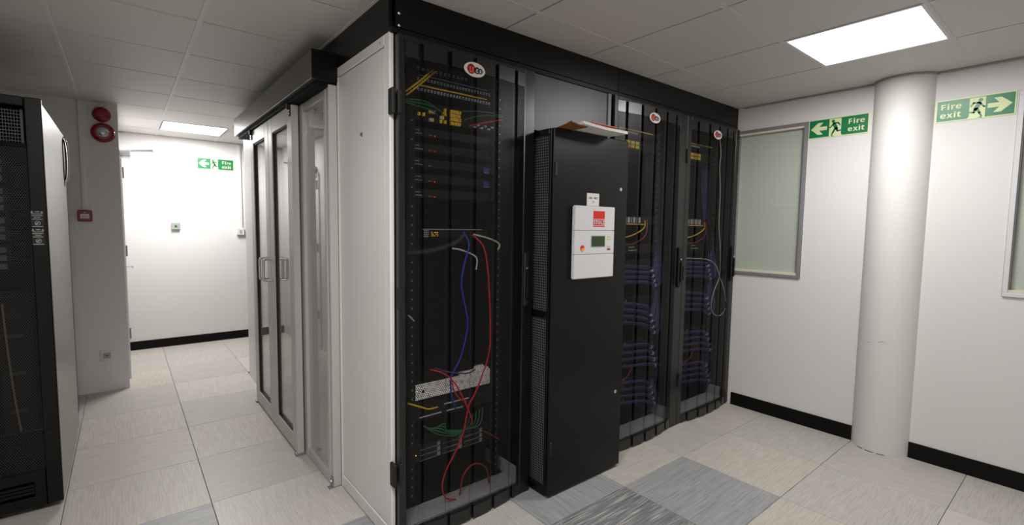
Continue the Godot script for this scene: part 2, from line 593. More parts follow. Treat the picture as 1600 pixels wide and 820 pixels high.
func make_shell() -> void:
	var wp: Material = M.wall_paint
	struct("wall_back", "bright white plaster wall at the far end of the passage", "wall", V(-0.315, 0, -1.80), V(3.65, H, -1.65), wp)
	wall_boxes("wall_left_passage", "white wall beside the far passage holding a closed white door", [[V(-0.47, 0, -1.65), V(-0.315, H, -1.30)], [V(-0.47, 2.06, -1.30), V(-0.315, H, -0.42)], [V(-0.47, 0, -0.42), V(-0.315, H, -0.115)]], wp)
	struct("wall_alarms", "white wall with the red fire alarm devices at left", "wall", V(-2.4, 0, -0.25), V(-0.47, H, -0.10), wp)
	struct("wall_corner", "white wall end at the passage corner", "wall", V(-0.47, 0, -0.115), V(-0.315, H, -0.10), wp)
	struct("wall_left", "white wall on the left side of the room", "wall", V(-2.55, 0, -0.25), V(-2.4, H, 6.3), wp)
	struct("wall_front", "white wall behind the viewpoint", "wall", V(-2.4, 0, 6.3), V(3.8, H, 6.45), wp)
	wall_boxes("wall_right", "white wall with frosted windows and a round column at right", [
		[V(3.65, 0, -1.65), V(3.82, H, 3.30)], [V(3.65, 0, 3.30), V(3.82, 1.108, 6.3)], [V(3.65, 2.278, 3.30), V(3.82, H, 6.3)],
		[V(3.65, 1.108, 3.84), V(3.82, 2.278, 4.912)], [V(3.65, 1.108, 6.0), V(3.82, 2.278, 6.3)],
		[V(3.70, 1.108, 3.30), V(3.82, 2.278, 3.84)], [V(3.70, 1.108, 4.912), V(3.82, 2.278, 6.0)]], wp)
	make_window("window_1", "frosted green glass window in a grey frame next to the server racks", 3.302, 3.838, 1.110, 2.276, M.window_grey)
	make_window("window_2", "frosted window in a pale frame at the right edge beyond the column", 4.914, 5.99, 1.110, 2.276, M.white_plastic)
	# column standing half out of the wall
	var st := begin()
	lathe(st, V(0, 0, 0), Vector3.UP, [Vector2(0.167, 0), Vector2(0.167, H)], 64)
	var col := MeshInstance3D.new()
	col.name = "trim_1"
	col.mesh = st.commit()
	col.set_surface_override_material(0, M.column_paint)
	add_child(col, true)
	col.position = V(3.700, 0, 4.390)
	tag(col, "round white column half set into the right wall between the signs", "column", "", "structure")
	var rng := RandomNumberGenerator.new()
	rng.seed = 3
	var sc := begin()
	for s in [[-0.30, 0.752, -0.17, 0.757], [-0.22, 0.756, -0.10, 0.744], [0.02, 0.740, 0.12, 0.734]]:
		var pts := []
		for k in 6:
			var t := k / 5.0
			var a: float = PI + 0.30 + lerpf(s[0], s[2], t) * 1.6
			pts.append(V(cos(a) * 0.1672, lerpf(s[1], s[3], t) + rng.randf_range(-0.004, 0.004), -sin(a) * 0.1672 * -1.0))
		tube(sc, PackedVector3Array(pts), 0.0008, 5)
	P(col, "scuff_mark", sc.commit(), M.switch_grey, where(col))
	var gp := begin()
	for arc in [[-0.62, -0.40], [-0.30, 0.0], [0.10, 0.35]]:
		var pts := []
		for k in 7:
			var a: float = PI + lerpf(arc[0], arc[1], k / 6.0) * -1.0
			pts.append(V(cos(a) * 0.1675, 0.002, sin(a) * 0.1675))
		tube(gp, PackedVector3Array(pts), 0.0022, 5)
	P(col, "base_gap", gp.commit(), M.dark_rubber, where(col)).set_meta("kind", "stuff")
	# pale angle trim where ceiling meets the right wall, running round the column
	var tr := begin()
	bx(tr, V(3.638, H - 0.012, 3.36), V(3.6495, H - 0.001, 4.22), 0.001)
	bx(tr, V(3.638, H - 0.012, 4.56), V(3.6495, H - 0.001, 6.3), 0.001)
	lathe(tr, V(3.700, 0, 4.390), Vector3.UP, [Vector2(0.168, H - 0.012), Vector2(0.176, H - 0.012), Vector2(0.176, H - 0.001)], 64)
	var ct := MeshInstance3D.new()
	ct.name = "trim_2"
	ct.mesh = tr.commit()
	ct.set_surface_override_material(0, M.grey_plastic)
	add_child(ct, true)
	tag(ct, "thin grey edge trim between the ceiling and right wall", "trim", "", "structure")
	# skirting
	struct("baseboard_back", "black vinyl skirting along the far passage wall", "skirting", V(-0.30, 0, -1.65), V(3.65, 0.10, -1.642), M.black_vinyl, 0.002)
	struct("baseboard_right", "black vinyl skirting between the racks and the round column", "skirting", V(3.642, 0, 3.36), V(3.65, 0.105, 4.24), M.black_vinyl, 0.002)
	struct("baseboard_right_near", "black vinyl skirting right of the round column", "skirting", V(3.642, 0, 4.548), V(3.65, 0.105, 6.3), M.black_vinyl, 0.002)
	# the passage door
	var d := Node3D.new()
	d.name = "door_1"
	add_child(d, true)
	d.position = V(-0.32, 0, -0.86)
	tag(d, "closed white flush door seen edge-on behind the alarm wall corner", "door", "", "structure")
	B(d, "door_leaf", V(-0.365, 0.008, -1.26), V(-0.322, 2.02, -0.46), M.white_coat, 0.002)
	B(d, "door_frame", V(-0.45, 0, -1.30), V(-0.300, 2.06, -1.262), M.white_coat, 0.003)
	B(d, "door_frame", V(-0.45, 0, -0.458), V(-0.300, 2.06, -0.42), M.white_coat, 0.003)
	B(d, "door_frame", V(-0.45, 2.022, -1.262), V(-0.300, 2.06, -0.458), M.white_coat, 0.003)
	for y in [0.42, 1.20, 1.92]:
		var h := begin()
		bx(h, V(-0.322, y - 0.05, -0.50), V(-0.3, y + 0.05, -0.462), 0.001)
		lathe(h, V(-0.296, y - 0.05, -0.46), Vector3.UP, [Vector2(0, 0), Vector2(0.009, 0), Vector2(0.009, 0.1), Vector2(0, 0.1)], 14)
		S(d, "hinge", h, M.steel)
	var hd := begin()
	tube(hd, smooth([V(-0.322, 1.0, -1.19), V(-0.262, 1.0, -1.19), V(-0.250, 1.0, -1.18), V(-0.250, 1.0, -1.06)], 5), 0.009, 10)
	bx(hd, V(-0.323, 0.90, -1.21), V(-0.316, 1.06, -1.17), 0.002)
	S(d, "door_handle", hd, M.chrome)
	var kt := begin()
	bx(kt, V(-0.306, 0.83, -1.196), V(-0.298, 0.96, -1.17), 0.002)
	S(d, "key_tag", kt, M.key_tag)
	var cb := B(d, "door_closer", V(-0.322, 2.075, -0.72), V(-0.235, 2.135, -0.50), M.white_plastic, 0.006)
	var arm := begin()
	tube(arm, PackedVector3Array([V(-0.27, 2.14, -0.60), V(-0.06, 2.155, -0.55)]), 0.011, 8)
	P(cb, "closer_arm", arm.commit(), M.white_plastic, Vector3.ZERO)

func ceiling_light(label: String, x0: float, x1: float, z0: float, z1: float, energy: float) -> void:
	var c := V((x0 + x1) / 2, H, (z0 + z1) / 2)
	var t := thing("ceiling_light", label, "ceiling light", c, "recessed square ceiling lights")
	var fr := begin()
	var w := 0.018
	bx(fr, V(x0 + .002, H - 0.003, z0 + .002), V(x1 - .002, H + 0.02, z0 + w), 0.001)
	bx(fr, V(x0 + .002, H - 0.003, z1 - w), V(x1 - .002, H + 0.02, z1 - .002), 0.001)
	bx(fr, V(x0 + .002, H - 0.003, z0 + w), V(x0 + w, H + 0.02, z1 - w), 0.001)
	bx(fr, V(x1 - w, H - 0.003, z0 + w), V(x1 - .002, H + 0.02, z1 - w), 0.001)
	S(t, "light_frame", fr, M.white_plastic)
	B(t, "diffuser", V(x0 + w, H + 0.001, z0 + w), V(x1 - w, H + 0.018, z1 - w), M.diffuser, 0.0005)
	var l := AreaLight3D.new()
	l.name = "panel_light"
	l.area_size = Vector2(x1 - x0 - 2 * w, z1 - z0 - 2 * w)
	l.light_color = Color(1.0, 0.993, 0.985)
	l.light_energy = energy
	l.area_range = 12.0
	l.area_attenuation = 2.0
	l.shadow_enabled = true
	t.add_child(l)
	l.position = V(0, -0.004, 0)
	l.rotation.x = -PI / 2

# ---------------------------------------------------------------- racks
func sheet_profile(a: float, b: float, deep := 0.013) -> PackedVector2Array:
	var c := (a + b) / 2
	var half := (b - a) / 2
	var f := func(x: float) -> float: return 3.333 + 0.035 * (1.0 - pow((x - c) / half, 2.0))
	var out := PackedVector2Array([Vector2(a, f.call(a))])
	for i in 5:
		var n := c + (i - 2) * half * 0.398
		out.append(Vector2(n - 0.012, f.call(n - 0.012)))
		out.append(Vector2(n - 0.009, f.call(n) - deep))
		out.append(Vector2(n + 0.009, f.call(n) - deep))
		out.append(Vector2(n + 0.012, f.call(n + 0.012)))
	out.append(Vector2(b, f.call(b)))
	return out

func sheet(st: SurfaceTool, prof: PackedVector2Array, y0: float, y1: float, thick := 0.0) -> void:
	var s := 0.0
	for i in prof.size() - 1:
		var a := prof[i]
		var b := prof[i + 1]
		var l := a.distance_to(b)
		var n := V(-(b.y - a.y), 0, b.x - a.x).normalized()
		quad_uv(st, [V(a.x, y0, a.y), V(b.x, y0, b.y), V(b.x, y1, b.y), V(a.x, y1, a.y)], [Vector2(s, y0), Vector2(s + l, y0), Vector2(s + l, y1), Vector2(s, y1)], n)
		if thick > 0.0:
			var d := V(0, 0, -thick)
			var p := [V(a.x, y0, a.y), V(b.x, y0, b.y), V(b.x, y1, b.y), V(a.x, y1, a.y)]
			quad(st, p[0] + d, p[1] + d, p[2] + d, p[3] + d, -n)
			quad(st, p[0], p[1], p[1] + d, p[0] + d, Vector3.DOWN)
			quad(st, p[3], p[2], p[2] + d, p[3] + d, Vector3.UP)
		s += l

func badge(parent: Node3D, at: Vector3, w: float, h: float) -> void:
	var b := begin()
	prism(b, circle2(Vector2.ZERO, w / 2, h / 2, 36), 0.0, 0.004)
	var plate := P(parent, "badge", b.commit(), M.badge_white, at)
	var r := begin()
	prism(r, circle2(Vector2(-w * 0.17, 0), h * 0.34, h * 0.34, 24), 0.004, 0.0052)
	P(plate, "badge_disc", r.commit(), M.badge_red, at)
	var bl := begin()
	prism(bl, circle2(Vector2(w * 0.10, -h * 0.03), h * 0.23, h * 0.24, 20), 0.004, 0.0052)
	prism(bl, circle2(Vector2(w * 0.26, -h * 0.03), h * 0.19, h * 0.20, 20), 0.004, 0.0050)
	P(plate, "badge_disc", bl.commit(), M.badge_blue, at)
	letters(plate, "badge_letter", "u", h * 0.52, M.badge_letter, at + V(-w * 0.17, 0, 0.0054))
	letters(plate, "badge_letter", "c", h * 0.30, M.badge_white, at + V(w * 0.10, -h * 0.03, 0.0054))
	letters(plate, "badge_letter", "s", h * 0.26, M.badge_white, at + V(w * 0.26, -h * 0.03, 0.0054))
	for s in [-1.0, 1.0]:
		var sc := begin()
		lathe(sc, Vector3.ZERO, Vector3.BACK, [Vector2(0.003, 0.004), Vector2(0.002, 0.0055), Vector2(0, 0.0058)], 10)
		P(plate, "rivet", sc.commit(), M.chrome, at + V(s * w * 0.40, 0, 0))

func server_rack(label: String, x0: float, x1: float, a: float, b: float) -> Node3D:
	var t := thing("server_rack", label, "server rack", V((x0 + x1) / 2, 0, 2.98))
	var k: Material = M.black_inside
	var bl: Material = M.black_coat
	B(t, "rack_top", V(x0, 2.262, 2.66), V(x1, 2.29, 3.30), bl)
	B(t, "rack_base", V(x0, 0.002, 2.66), V(x1, 0.045, 3.30), bl)
	B(t, "back_panel", V(x0, 0.045, 2.66), V(x1, 2.262, 2.675), k)
	B(t, "inner_side", V(x0, 0.045, 2.675), V(x0 + 0.012, 2.262, 3.30), k)
	B(t, "inner_side", V(x1 - 0.012, 0.045, 2.675), V(x1, 2.262, 3.30), k)
	B(t, "base_tray", V(x0 + 0.03, 0.046, 3.17), V(x1 - 0.03, 0.062, 3.297), M.tray_grey)
	B(t, "tray_upstand", V(x1 - 0.06, 0.062, 3.0), V(x1 - 0.05, 0.14, 3.29), M.tray_grey)
	# door
	B(t, "door_stile", V(x0, 0.01, 3.301), V(a, 2.288, 3.334), M.gloss_black, 0.004)
	B(t, "door_stile", V(b, 0.01, 3.301), V(x1, 2.288, 3.334), M.gloss_black, 0.004)
	var prof := sheet_profile(a, b)
	var s := begin()
	sheet(s, sheet_profile(a, b, 0.024), 2.195, 2.262, 0.003)
	S(t, "door_top_band", s, M.gloss_black)
	s = begin()
	sheet(s, prof, 0.012, 0.072, 0.003)
	S(t, "door_kick_band", s, M.gloss_black)
	s = begin()
	sheet(s, prof, 0.072, 2.195)
	S(t, "door_mesh", s, M.door_mesh)
	B(t, "door_head", V(a, 2.262, 3.301), V(b, 2.288, 3.334), M.gloss_black, 0.003)
	# mounting rails with cage nuts
	var c := (x0 + x1) / 2
	for side in [-1.0, 1.0]:
		var rx: float = c + side * 0.258
		var rail := B(t, "mounting_rail", V(rx - 0.016, 0.10, 3.17), V(rx + 0.016, 2.20, 3.20), k)
		var nuts := begin()
		for i in 46:
			var y := 0.14 + i * 0.0445
			bx(nuts, V(rx - 0.003, y - 0.004, 3.20), V(rx + 0.003, y + 0.004, 3.2015), 0.0004)
		S(rail, "cage_nuts", nuts, M.switch_grey).set_meta("kind", "stuff")
	# swing handle
	var hx := x1 - 0.055
	var h := B(t, "swing_handle", V(hx - 0.014, 1.05, 3.334), V(hx + 0.014, 1.34, 3.352), M.dark_rubber, 0.005)
	B(h, "handle_lever", V(hx - 0.009, 1.09, 3.352), V(hx + 0.009, 1.24, 3.366), bl, 0.004)
	B(h, "key_lock", V(hx - 0.007, 1.25, 3.352), V(hx + 0.007, 1.262, 3.360), M.chrome, 0.002)
	B(h, "catch", V(hx + 0.002, 1.118, 3.352), V(hx + 0.009, 1.13, 3.362), M.chrome, 0.002)
	for y in [0.35, 1.15, 2.0]:
		B(t, "hinge", V(x0 - 0.006, y - 0.05, 3.326), V(x0 + 0.012, y + 0.05, 3.346), M.dark_rubber, 0.003)
	return t

# ---------------------------------------------------------------- equipment
func unit_box(called: String, label: String, cat: String, c: float, y0: float, y1: float, deep: float, group := "", m: Material = null, z := 3.203) -> Node3D:
	var t := thing(called, label, cat, V(c, y0, z - deep / 2), group)
	var mm: Material = m if m else M.black_inside
	B(t, "chassis", V(c - 0.222, y0, z - deep), V(c + 0.222, y1, z - 0.004), mm, 0.001)
	B(t, "face_plate", V(c - 0.241, y0 + 0.0005, z - 0.004), V(c + 0.241, y1 - 0.0005, z), mm, 0.001)
	return t

func patch_panel(label: String, c: float, y0: float, strip: Material, group: String, ports := 24, from := -0.205, to := 0.205) -> void:
	var t := unit_box("patch_panel", label, "patch panel", c, y0, y0 + 0.0435, 0.12, group)
	if strip:
		B(t, "label_strip", V(c - 0.20, y0 + 0.031, 3.203), V(c + 0.19, y0 + 0.037, 3.2042), strip, 0.0005)
	for i in ports:
		var x := c + lerpf(from, to, i / (ports - 1.0))
		var o := P(t, "port", box_mesh(V(0.0095, 0.012, 0.004), 0.0006), M.port_silver, V(x, y0 + 0.015, 3.2045))
		P(o, "socket", box_mesh(V(0.006, 0.006, 0.002), 0.0004), M.dark_rubber, V(x, y0 + 0.0135, 3.2063))

func lines_of_print(parent: Node3D, x: float, y: float, z: float, w: float, n: int, gap: float, h := 0.003) -> void:
	var st := begin()
	var rng := RandomNumberGenerator.new()
	rng.seed = int(x * 1000 + y * 777)
	for i in n:
		var at := x
		while at < x + w * (1.0 if i else 0.6):
			var l := rng.randf_range(0.003, 0.008)
			bx(st, V(at, y - i * gap, z), V(at + l, y - i * gap + h, z + 0.0004), 0.0001)
			at += l + 0.002
	S(parent, "printed_lines", st, M.print_grey).set_meta("kind", "stuff")

func cable(called: String, label: String, pts: Array, r: float, m: Material, group := "") -> MeshInstance3D:
	var o: Vector3 = pts[0]
	var local := []
	for p in pts:
		local.append(p - o)
	var st := begin()
	tube(st, smooth(local, 6), r, 8)
	return solo(called, label, "cable", st, m, o, group)

func bundle(label: String, pts: Array, group: String, seed_n: int, straps: Array) -> void:
	var rng := RandomNumberGenerator.new()
	rng.seed = seed_n
	var o: Vector3 = pts[0]
	var t := thing("network_cable_bundle", label, "cable bundle", o, group)
	var path := smooth(pts, 8)
	var st := begin()
	for k in 7:
		var a := TAU * k / 6.0 + rng.randf()
		var rr := 0.0 if k == 6 else 0.0085
		var off := V(cos(a) * rr, sin(a) * rr, sin(a + 1.0) * rr)
		var q := PackedVector3Array()
		for p in path:
			q.append(p + off + V(rng.randf_range(-.0012, .0012), rng.randf_range(-.0012, .0012), 0))
		tube(st, q, 0.0042, 6)
	S(t, "cables", st, M.cable_purple)
	for f in straps:
		var i := int(f * (path.size() - 2))
		var d := (path[i + 1] - path[i]).normalized()
		var ss := begin()
		lathe(ss, path[i], d, [Vector2(0.0142, 0), Vector2(0.0155, 0.002), Vector2(0.0155, 0.014), Vector2(0.0142, 0.016)], 14)
		S(t, "cable_tie", ss, M.velcro)

# ---------------------------------------------------------------- build
func _ready() -> void:
	# camera
	var yaw := 0.6812
	var pitch := -0.0743
	var roll := 0.014
	var fwd := V(sin(yaw) * cos(pitch), sin(pitch), -cos(yaw) * cos(pitch))
	var right := V(cos(yaw), 0, sin(yaw))
	var up := right.cross(fwd)
	var r2 := right * cos(roll) + up * sin(roll)
	var u2 := -right * sin(roll) + up * cos(roll)
	var cam := Camera3D.new()
	cam.name = "camera"
	cam.transform = Transform3D(Basis(r2, u2, -fwd), V(-0.3122, 1.4733, 5.2711))
	cam.fov = rad_to_deg(2.0 * atan(410.0 / 749.15))
	cam.near = 0.05
	cam.far = 60.0
	cam.current = true
	add_child(cam)
	# environment: a closed room, no daylight
	var env := Environment.new()
	env.background_mode = Environment.BG_COLOR
	env.background_color = Color(0, 0, 0)
	env.tonemap_mode = Environment.TONE_MAPPER_LINEAR
	env.tonemap_exposure = 1.0
	env.sdfgi_enabled = true
	env.ssao_enabled = true
	env.ssil_enabled = true
	var we := WorldEnvironment.new()
	we.name = "world_environment"
	we.environment = env
	add_child(we)
	make_materials()
	# ceiling lights: two in view and one just behind the viewpoint
	ceiling_light("square recessed ceiling light panel glowing near the right wall column", 2.4173, 3.0173, 4.132, 4.715, 2.65)
	ceiling_light("square recessed ceiling light panel glowing over the far passage", 0.0195, 0.5995, -1.213, -0.613, 4.4)
	ceiling_light("recessed ceiling light panel above the near walkway behind the viewpoint", -0.5605, 0.0195, 4.187, 4.787, 5.0)
	var lamps := [V(2.717, 0, 4.42), V(0.31, 0, -0.913), V(-0.27, 0, 4.487)]
	make_floor()
	make_ceiling(lamps)
	make_shell()
	build_containment()
	build_racks()
	build_cooler()
	build_left_cabinet()
	build_wall_fittings()
	build_equipment_near()
	build_equipment_far()

func build_containment() -> void:
	# black header above the racks
	var bl: Material = M.black_coat
	var t := thing("header_panel", "black header panels filling the gap between racks and ceiling", "header panel", V(2.1, 2.29, 3.29))
	B(t, "panel", V(0.622, 2.318, 3.288), V(2.108, H - 0.001, 3.31), bl, 0.001)
	B(t, "panel", V(2.111, 2.318, 3.288), V(3.648, H - 0.001, 3.31), bl, 0.001)
	B(t, "rail", V(0.60, 2.291, 3.27), V(3.648, 2.315, 3.312), bl, 0.002)
	B(t, "side_panel", V(0.601, 2.302, 0.96), V(0.619, H - 0.001, 3.287), bl, 0.001)
	for y in [2.375, 2.325]:
		var s := begin()
		lathe(s, V(0.636, y, 3.31), Vector3.BACK, [Vector2(0.007, 0), Vector2(0.006, 0.004), Vector2(0.003, 0.006), Vector2(0, 0.0065)], 14)
		S(t, "bolt", s, M.chrome)
	# aisle roof, dark
	B(t, "aisle_roof", V(0.62, 2.44, 0.96), V(3.648, H - 0.001, 2.64), M.black_inside, 0.001)
	# blank panel over the cooling unit
	var b := thing("blanking_panel", "plain dark grey blanking panel above the black cooling unit", "blanking panel", V(1.73, 1.99, 3.25))
	B(b, "panel", V(1.402, 1.992, 3.27), V(2.006, 2.290, 3.308), M.grey_coat, 0.002)
	B(b, "edge_post", V(2.010, 1.992, 3.27), V(2.040, 2.290, 3.316), M.switch_grey, 0.002)
	# white side panel of the near rack row
	var w := thing("rack_side_panel", "tall white side panel closing the near end of the rack row", "side panel", V(0.60, 0, 2.98))
	var wc: Material = M.white_coat
	B(w, "panel", V(0.602, 0.075, 2.665), V(0.618, 2.247, 3.238), wc, 0.003)
	B(w, "front_post", V(0.598, 0.0, 3.242), V(0.619, 2.299, 3.298), wc, 0.004)
	B(w, "top_rail", V(0.598, 2.251, 2.645), V(0.619, 2.299, 3.241), wc, 0.004)
	B(w, "bottom_rail", V(0.598, 0.0, 2.665), V(0.619, 0.071, 3.241), wc, 0.004)
	B(w, "rear_post", V(0.598, 0.0, 2.645), V(0.619, 2.25, 2.663), wc, 0.003)
	var l := begin()
	lathe(l, V(0.602, 1.908, 2.978), Vector3.LEFT, [Vector2(0.012, 0), Vector2(0.012, 0.003), Vector2(0.008, 0.005), Vector2(0, 0.005)], 18)
	var lk := S(w, "cam_lock", l, M.chrome)
	B(lk, "keyhole", V(0.5955, 1.902, 2.974), V(0.5975, 1.914, 2.982), M.dark_rubber, 0.001)
	for y in [2.0, 0.35]:
		B(w, "hinge", V(0.588, y - 0.055, 3.30), V(0.604, y + 0.055, 3.345), M.dark_rubber, 0.004)
	for z in [3.20]:
		var sc := begin()
		lathe(sc, V(0.598, 2.275, z), Vector3.LEFT, [Vector2(0.004, 0), Vector2(0, 0.002)], 10)
		S(w, "screw", sc, M.dark_rubber)
	# far row side panel and its black bulk
	var f := thing("far_rack_row", "far rack row end with a pale side panel beyond the glass doors", "server rack", V(2.1, 0, 0.52))
	B(f, "side_panel", V(0.59, 0.0, 0.14), V(0.606, 2.30, 0.78), wc, 0.004)
	B(f, "rack_body", V(0.608, 0.0, 0.14), V(3.64, 2.30, 0.93), M.black_coat, 0.004)
	# door header box with the sliding track
	var hb := thing("door_header", "long grey boxed track cover above the sliding glass doors", "door header", V(0.53, 2.22, 1.57))
	B(hb, "cover", V(0.468, 2.222, 0.455), V(0.598, 2.368, 2.655), M.box_grey, 0.003)
	B(hb, "end_cap", V(0.4665, 2.221, 2.655), V(0.598, 2.369, 2.661), M.black_coat, 0.001)
	B(hb, "track", V(0.49, 2.196, 0.50), V(0.588, 2.2215, 2.640), M.black_inside, 0.002)
	for z in [0.99, 2.10]:
		var br := begin()
		bx(br, V(0.496, 2.125, z - 0.012), V(0.52, 2.198, z + 0.02), 0.002)
		lathe(br, V(0.495, 2.185, z), Vector3.LEFT, [Vector2(0.022, 0), Vector2(0.022, 0.008), Vector2(0.018, 0.012), Vector2(0.006, 0.012), Vector2(0, 0.012)], 18)
		var hg := S(hb, "hanger", br, M.dark_rubber)
		for y in [2.16, 2.14]:
			var sc := begin()
			lathe(sc, V(0.496, y, z + 0.004), Vector3.LEFT, [Vector2(0.005, 0), Vector2(0.004, 0.003), Vector2(0, 0.0035)], 10)
			S(hg, "screw", sc, M.chrome)
	sliding_door("sliding glass door leaf farther from the white side panel", 0.93, 1.528)
	sliding_door("sliding glass door leaf nearer the white side panel", 1.534, 2.135)
	fixed_pane("narrow fixed glass panel between the sliding door and white side panel", 2.085, 2.603, true)
	fixed_pane("fixed glass panel at the far side of the sliding doors", 0.785, 0.925, false)

func sliding_door(label: String, z0: float, z1: float) -> void:
	var al: Material = M.aluminium
	var t := thing("sliding_door", label, "door", V(0.52, 0, (z0 + z1) / 2))
	var x0 := 0.500
	var x1 := 0.540
	var w := 0.105
	B(t, "stile", V(x0, 0.014, z0), V(x1, 2.192, z0 + w), al, 0.003)
	B(t, "stile", V(x0, 0.014, z1 - w), V(x1, 2.192, z1), al, 0.003)
	B(t, "rail", V(x0, 0.014, z0 + w), V(x1, 0.115, z1 - w), al, 0.003)
	B(t, "rail", V(x0, 2.09, z0 + w), V(x1, 2.192, z1 - w), al, 0.003)
	# black gasket round the pane
	var g := begin()
	var k := 0.010
	bx(g, V(x0 + 0.006, 0.115, z0 + w), V(x1 - 0.006, 2.09, z0 + w + k), 0.001)
	bx(g, V(x0 + 0.006, 0.115, z1 - w - k), V(x1 - 0.006, 2.09, z1 - w), 0.001)
	bx(g, V(x0 + 0.006, 0.115, z0 + w + k), V(x1 - 0.006, 0.115 + k, z1 - w - k), 0.001)
	bx(g, V(x0 + 0.006, 2.09 - k, z0 + w + k), V(x1 - 0.006, 2.09, z1 - w - k), 0.001)
	S(t, "gasket", g, M.dark_rubber)
	B(t, "glass_pane", V(0.517, 0.120, z0 + w + 0.004), V(0.523, 2.085, z1 - w - 0.004), M.glass, 0.0005)
	var hz := z1 - 0.06 if z0 < 1.2 else z0 + 0.06
	var h := begin()
	tube(h, smooth([V(x0, 1.222, hz), V(0.452, 1.222, hz), V(0.440, 1.212, hz), V(0.440, 1.148, hz), V(0.440, 1.084, hz), V(0.452, 1.074, hz), V(x0, 1.074, hz)], 5), 0.0085, 12)
	S(t, "pull_handle", h, M.chrome)
	var gd := begin()
	bx(gd, V(x0 - 0.012, 0.001, z1 - 0.04 if z0 > 1.2 else z0), V(x1 + 0.012, 0.013, z1 if z0 > 1.2 else z0 + 0.04), 0.002)
	S(t, "floor_guide", gd, M.steel)

func fixed_pane(label: String, z0: float, z1: float, wide: bool) -> void:
	var al: Material = M.aluminium
	var t := thing("fixed_glass_panel", label, "glass panel", V(0.57, 0, (z0 + z1) / 2))
	var x0 := 0.550
	var x1 := 0.590
	var w := 0.025
	var wa := 0.095 if wide else 0.025
	var wb := 0.035 if wide else 0.025
	B(t, "post", V(x0, 0.002, z0), V(x1, 2.194, z0 + wa), al, 0.003)
	B(t, "post", V(x0, 0.002, z1 - wb), V(x1, 2.194, z1), al, 0.003)
	if wide:
		B(t, "post", V(x0 + 0.004, 0.002, z1 + 0.004), V(0.600, 2.21, z1 + 0.040), al, 0.003)
	B(t, "rail", V(x0 + 0.002, 0.002, z0 + wa), V(x1, 0.055, z1 - wb), al, 0.003)
	B(t, "rail", V(x0 + 0.002, 2.15, z0 + wa), V(x1, 2.194, z1 - wb), al, 0.003)
	B(t, "glass_pane", V(0.568, 0.056, z0 + wa + 0.001), V(0.574, 2.149, z1 - wb - 0.001), M.glass, 0.0005)
	if wide:
		var b := begin()
		bx(b, V(0.528, 0.0005, z1 + 0.008), V(0.596, 0.004, z1 + 0.044), 0.001)
		bx(b, V(0.546, 0.004, z1 + 0.010), V(0.5535, 0.06, z1 + 0.042), 0.001)
		var f := S(t, "floor_bracket", b, M.steel)
		for p in [V(0.5455, 0.035, z1 + 0.026)]:
			var sc := begin()
			lathe(sc, p, Vector3.LEFT, [Vector2(0.007, 0), Vector2(0.006, 0.004), Vector2(0, 0.005)], 12)
			S(f, "bolt", sc, M.chrome)

func build_racks() -> void:
	server_rack("nearest black server rack with a pleated mesh door left of the cooling unit", 0.621, 1.400, 0.655, 1.330)
	server_rack("black server rack with a pleated mesh door right beside the cooling unit", 2.050, 2.866, 2.085, 2.775)
	server_rack("rightmost black server rack standing against the window wall", 2.869, 3.646, 2.925, 3.585)
	var i := 0
	for x in [0.988, 2.412, 3.222]:
		var rk: Node3D = get_node(["server_rack", "server_rack_001", "server_rack_002"][i])
		badge(rk, V(x, [2.200, 2.194, 2.190][i], 3.369), 0.118, 0.066)
		i += 1

